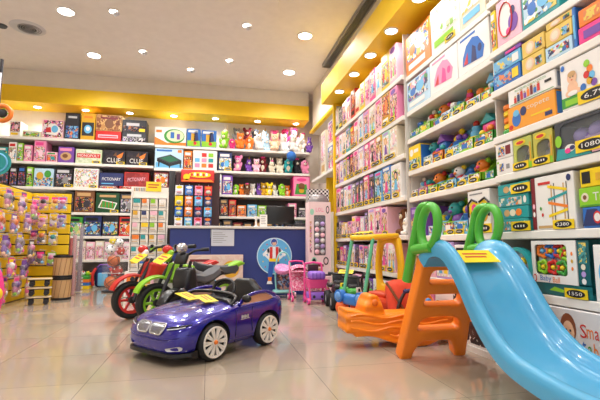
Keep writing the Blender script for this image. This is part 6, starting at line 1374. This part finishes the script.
def walker():
    t = empty('doll_walker', 'teal doll walker with a round pink seat and a tall arched handle, by the counter sticker', 'doll walker', (X_at(283.5, 5.17, .2), 5.17, 0))
    te = mat('#8fd0cc', .35)
    MB().tube(tub((-.09, 0, .06), (-.10, .02, .3), (-.07, .03, .5), (0, .03, .56), (.07, .03, .5), (.10, .02, .3), (.09, 0, .06)), .010, te).build('arched_handle', t)
    MB().box((0, 0, .075), (.26, .16, .035), te, .015).build('base', t)
    MB().lathe([(.001, 0), (.09, 0), (.10, .025), (.09, .05), (.001, .045)], busy(['#e070b8', '#f0a0d0', '#e878c0'], 40, .5), Matrix.Translation((-.03, -.06, .33)) @ Matrix.Rotation(R(28), 4, 'X')).build('seat', t)
    MB().plate([rounded([(-.085, .095), (.085, .095), (.085, .30), (-.085, .30)], .02)], .008, busy(['#5a7ab0', '#8fb0d8', '#c08a7a', '#5a3a3a', '#3a4a78'], 18), XZ).build('picture_panel', t)
    for s in (-1, 1):
        for y in (-.06, .06): MB().cyl((s*.12, y, .032), (s*.145, y, .032), .032, 'rose', seg=16).build('wheel', t)
walker()
def trike(label, loc, ang, body, plate, rr=.11, name='ride_on_quad'):
    t = empty(name, label, 'ride-on toy', loc, ang, None); bm_ = mat(body, .35)
    for x, s in ((.2, 1), (.2, -1), (-.18, 1), (-.18, -1)):
        M = Matrix.Translation((x, s*.15, rr)) @ Matrix.Rotation(-s*PI/2, 4, 'X')
        o = MB().lathe([(rr*.5, -.04), (rr*.85, -.045), (rr, -.03), (rr, .03), (rr*.85, .045), (rr*.55, .035)], mat('#18181a', .7), M, 26, ring=True).build('tyre', t)
        MB().lathe([(.001, .02), (rr*.3, .03), (rr*.55, .028), (rr*.55, .0)], mat('silver' if body == '#1c1c20' else 'lilac', .3), M, 20).build('wheel_rim', o)
    MB().box((0, 0, .22), (.5, .2, .12), bm_, .05).build('body', t); MB().box((.2, 0, .30), (.18, .3, .07), bm_, .03).build('front_fender', t); MB().box((-.19, 0, .29), (.16, .32, .06), bm_, .03).build('rear_fender', t)
    MB().box((-.08, 0, .33), (.22, .15, .06), mat('#202024', .6), .028).build('seat', t)
    MB().box((-.2, 0, .39), (.05, .16, .15), mat('#202024', .6), .025, (0, R(-14), 0)).build('backrest', t)
    MB().tube([(.16, 0, .32), (.10, 0, .45)], .02, 'black').build('steering_column', t)
    o = MB().tube(tub((.05, -.16, .47), (.10, -.06, .46), (.10, .06, .46), (.05, .16, .47)), .012, 'black').build('handlebar', t)
    for s in (-1, 1): MB().cyl((.055, s*.12, .468), (.04, s*.19, .472), .019, 'black', seg=12).build('grip', o)
    MB().box((.30, 0, .33), (.015, .15, .06), plate, .004).build('number_plate', t); q = MB()
    for k in range(3): q.box((.309, -.04+.04*k, .33), (.003, .022, .036), 'black')
    q.build('plate_lettering', t); t.scale = (.76,)*3
trike('black ride-on quad with a yellow plate, between the pink cart and the yellow push car', (1.372, 4.20, .001), R(264), '#1c1c20', 'yellow', .11)
trike('green and black ride-on toy with pale wheels, behind the yellow push car', (1.372, 3.745, .001), R(264), '#3fa83c', 'white', .085)
o = card(0, 'yellow price card on the handlebar of the black ride-on quad', .15, .08, (R(24), 0, R(-30)), (1.385, 4.07, .378)) 

# ------------------------------------------------------------------ camera, world, view
cam = bpy.data.cameras.new('camera'); co = bpy.data.objects.new('camera', cam); C.objects.link(co)
cam.sensor_width = 36; cam.lens = FOC/600*36; cam.clip_start = .02
co.location = EYE; co.rotation_mode = 'QUATERNION'; co.rotation_quaternion = FW.to_track_quat('-Z', 'Y')
sc = bpy.context.scene; sc.camera = co
w = bpy.data.worlds.new('world'); sc.world = w; w.use_nodes = True
w.node_tree.nodes['Background'].inputs[0].default_value = (1, .98, .96, 1); w.node_tree.nodes['Background'].inputs[1].default_value = 1.0
sc.view_settings.view_transform = 'Standard'; sc.view_settings.look = 'None'; sc.view_settings.gamma = 1; sc.view_settings.exposure = .12
sc.view_settings.use_curve_mapping = False
sc.cycles.max_bounces = 8; sc.cycles.transparent_max_bounces = 12
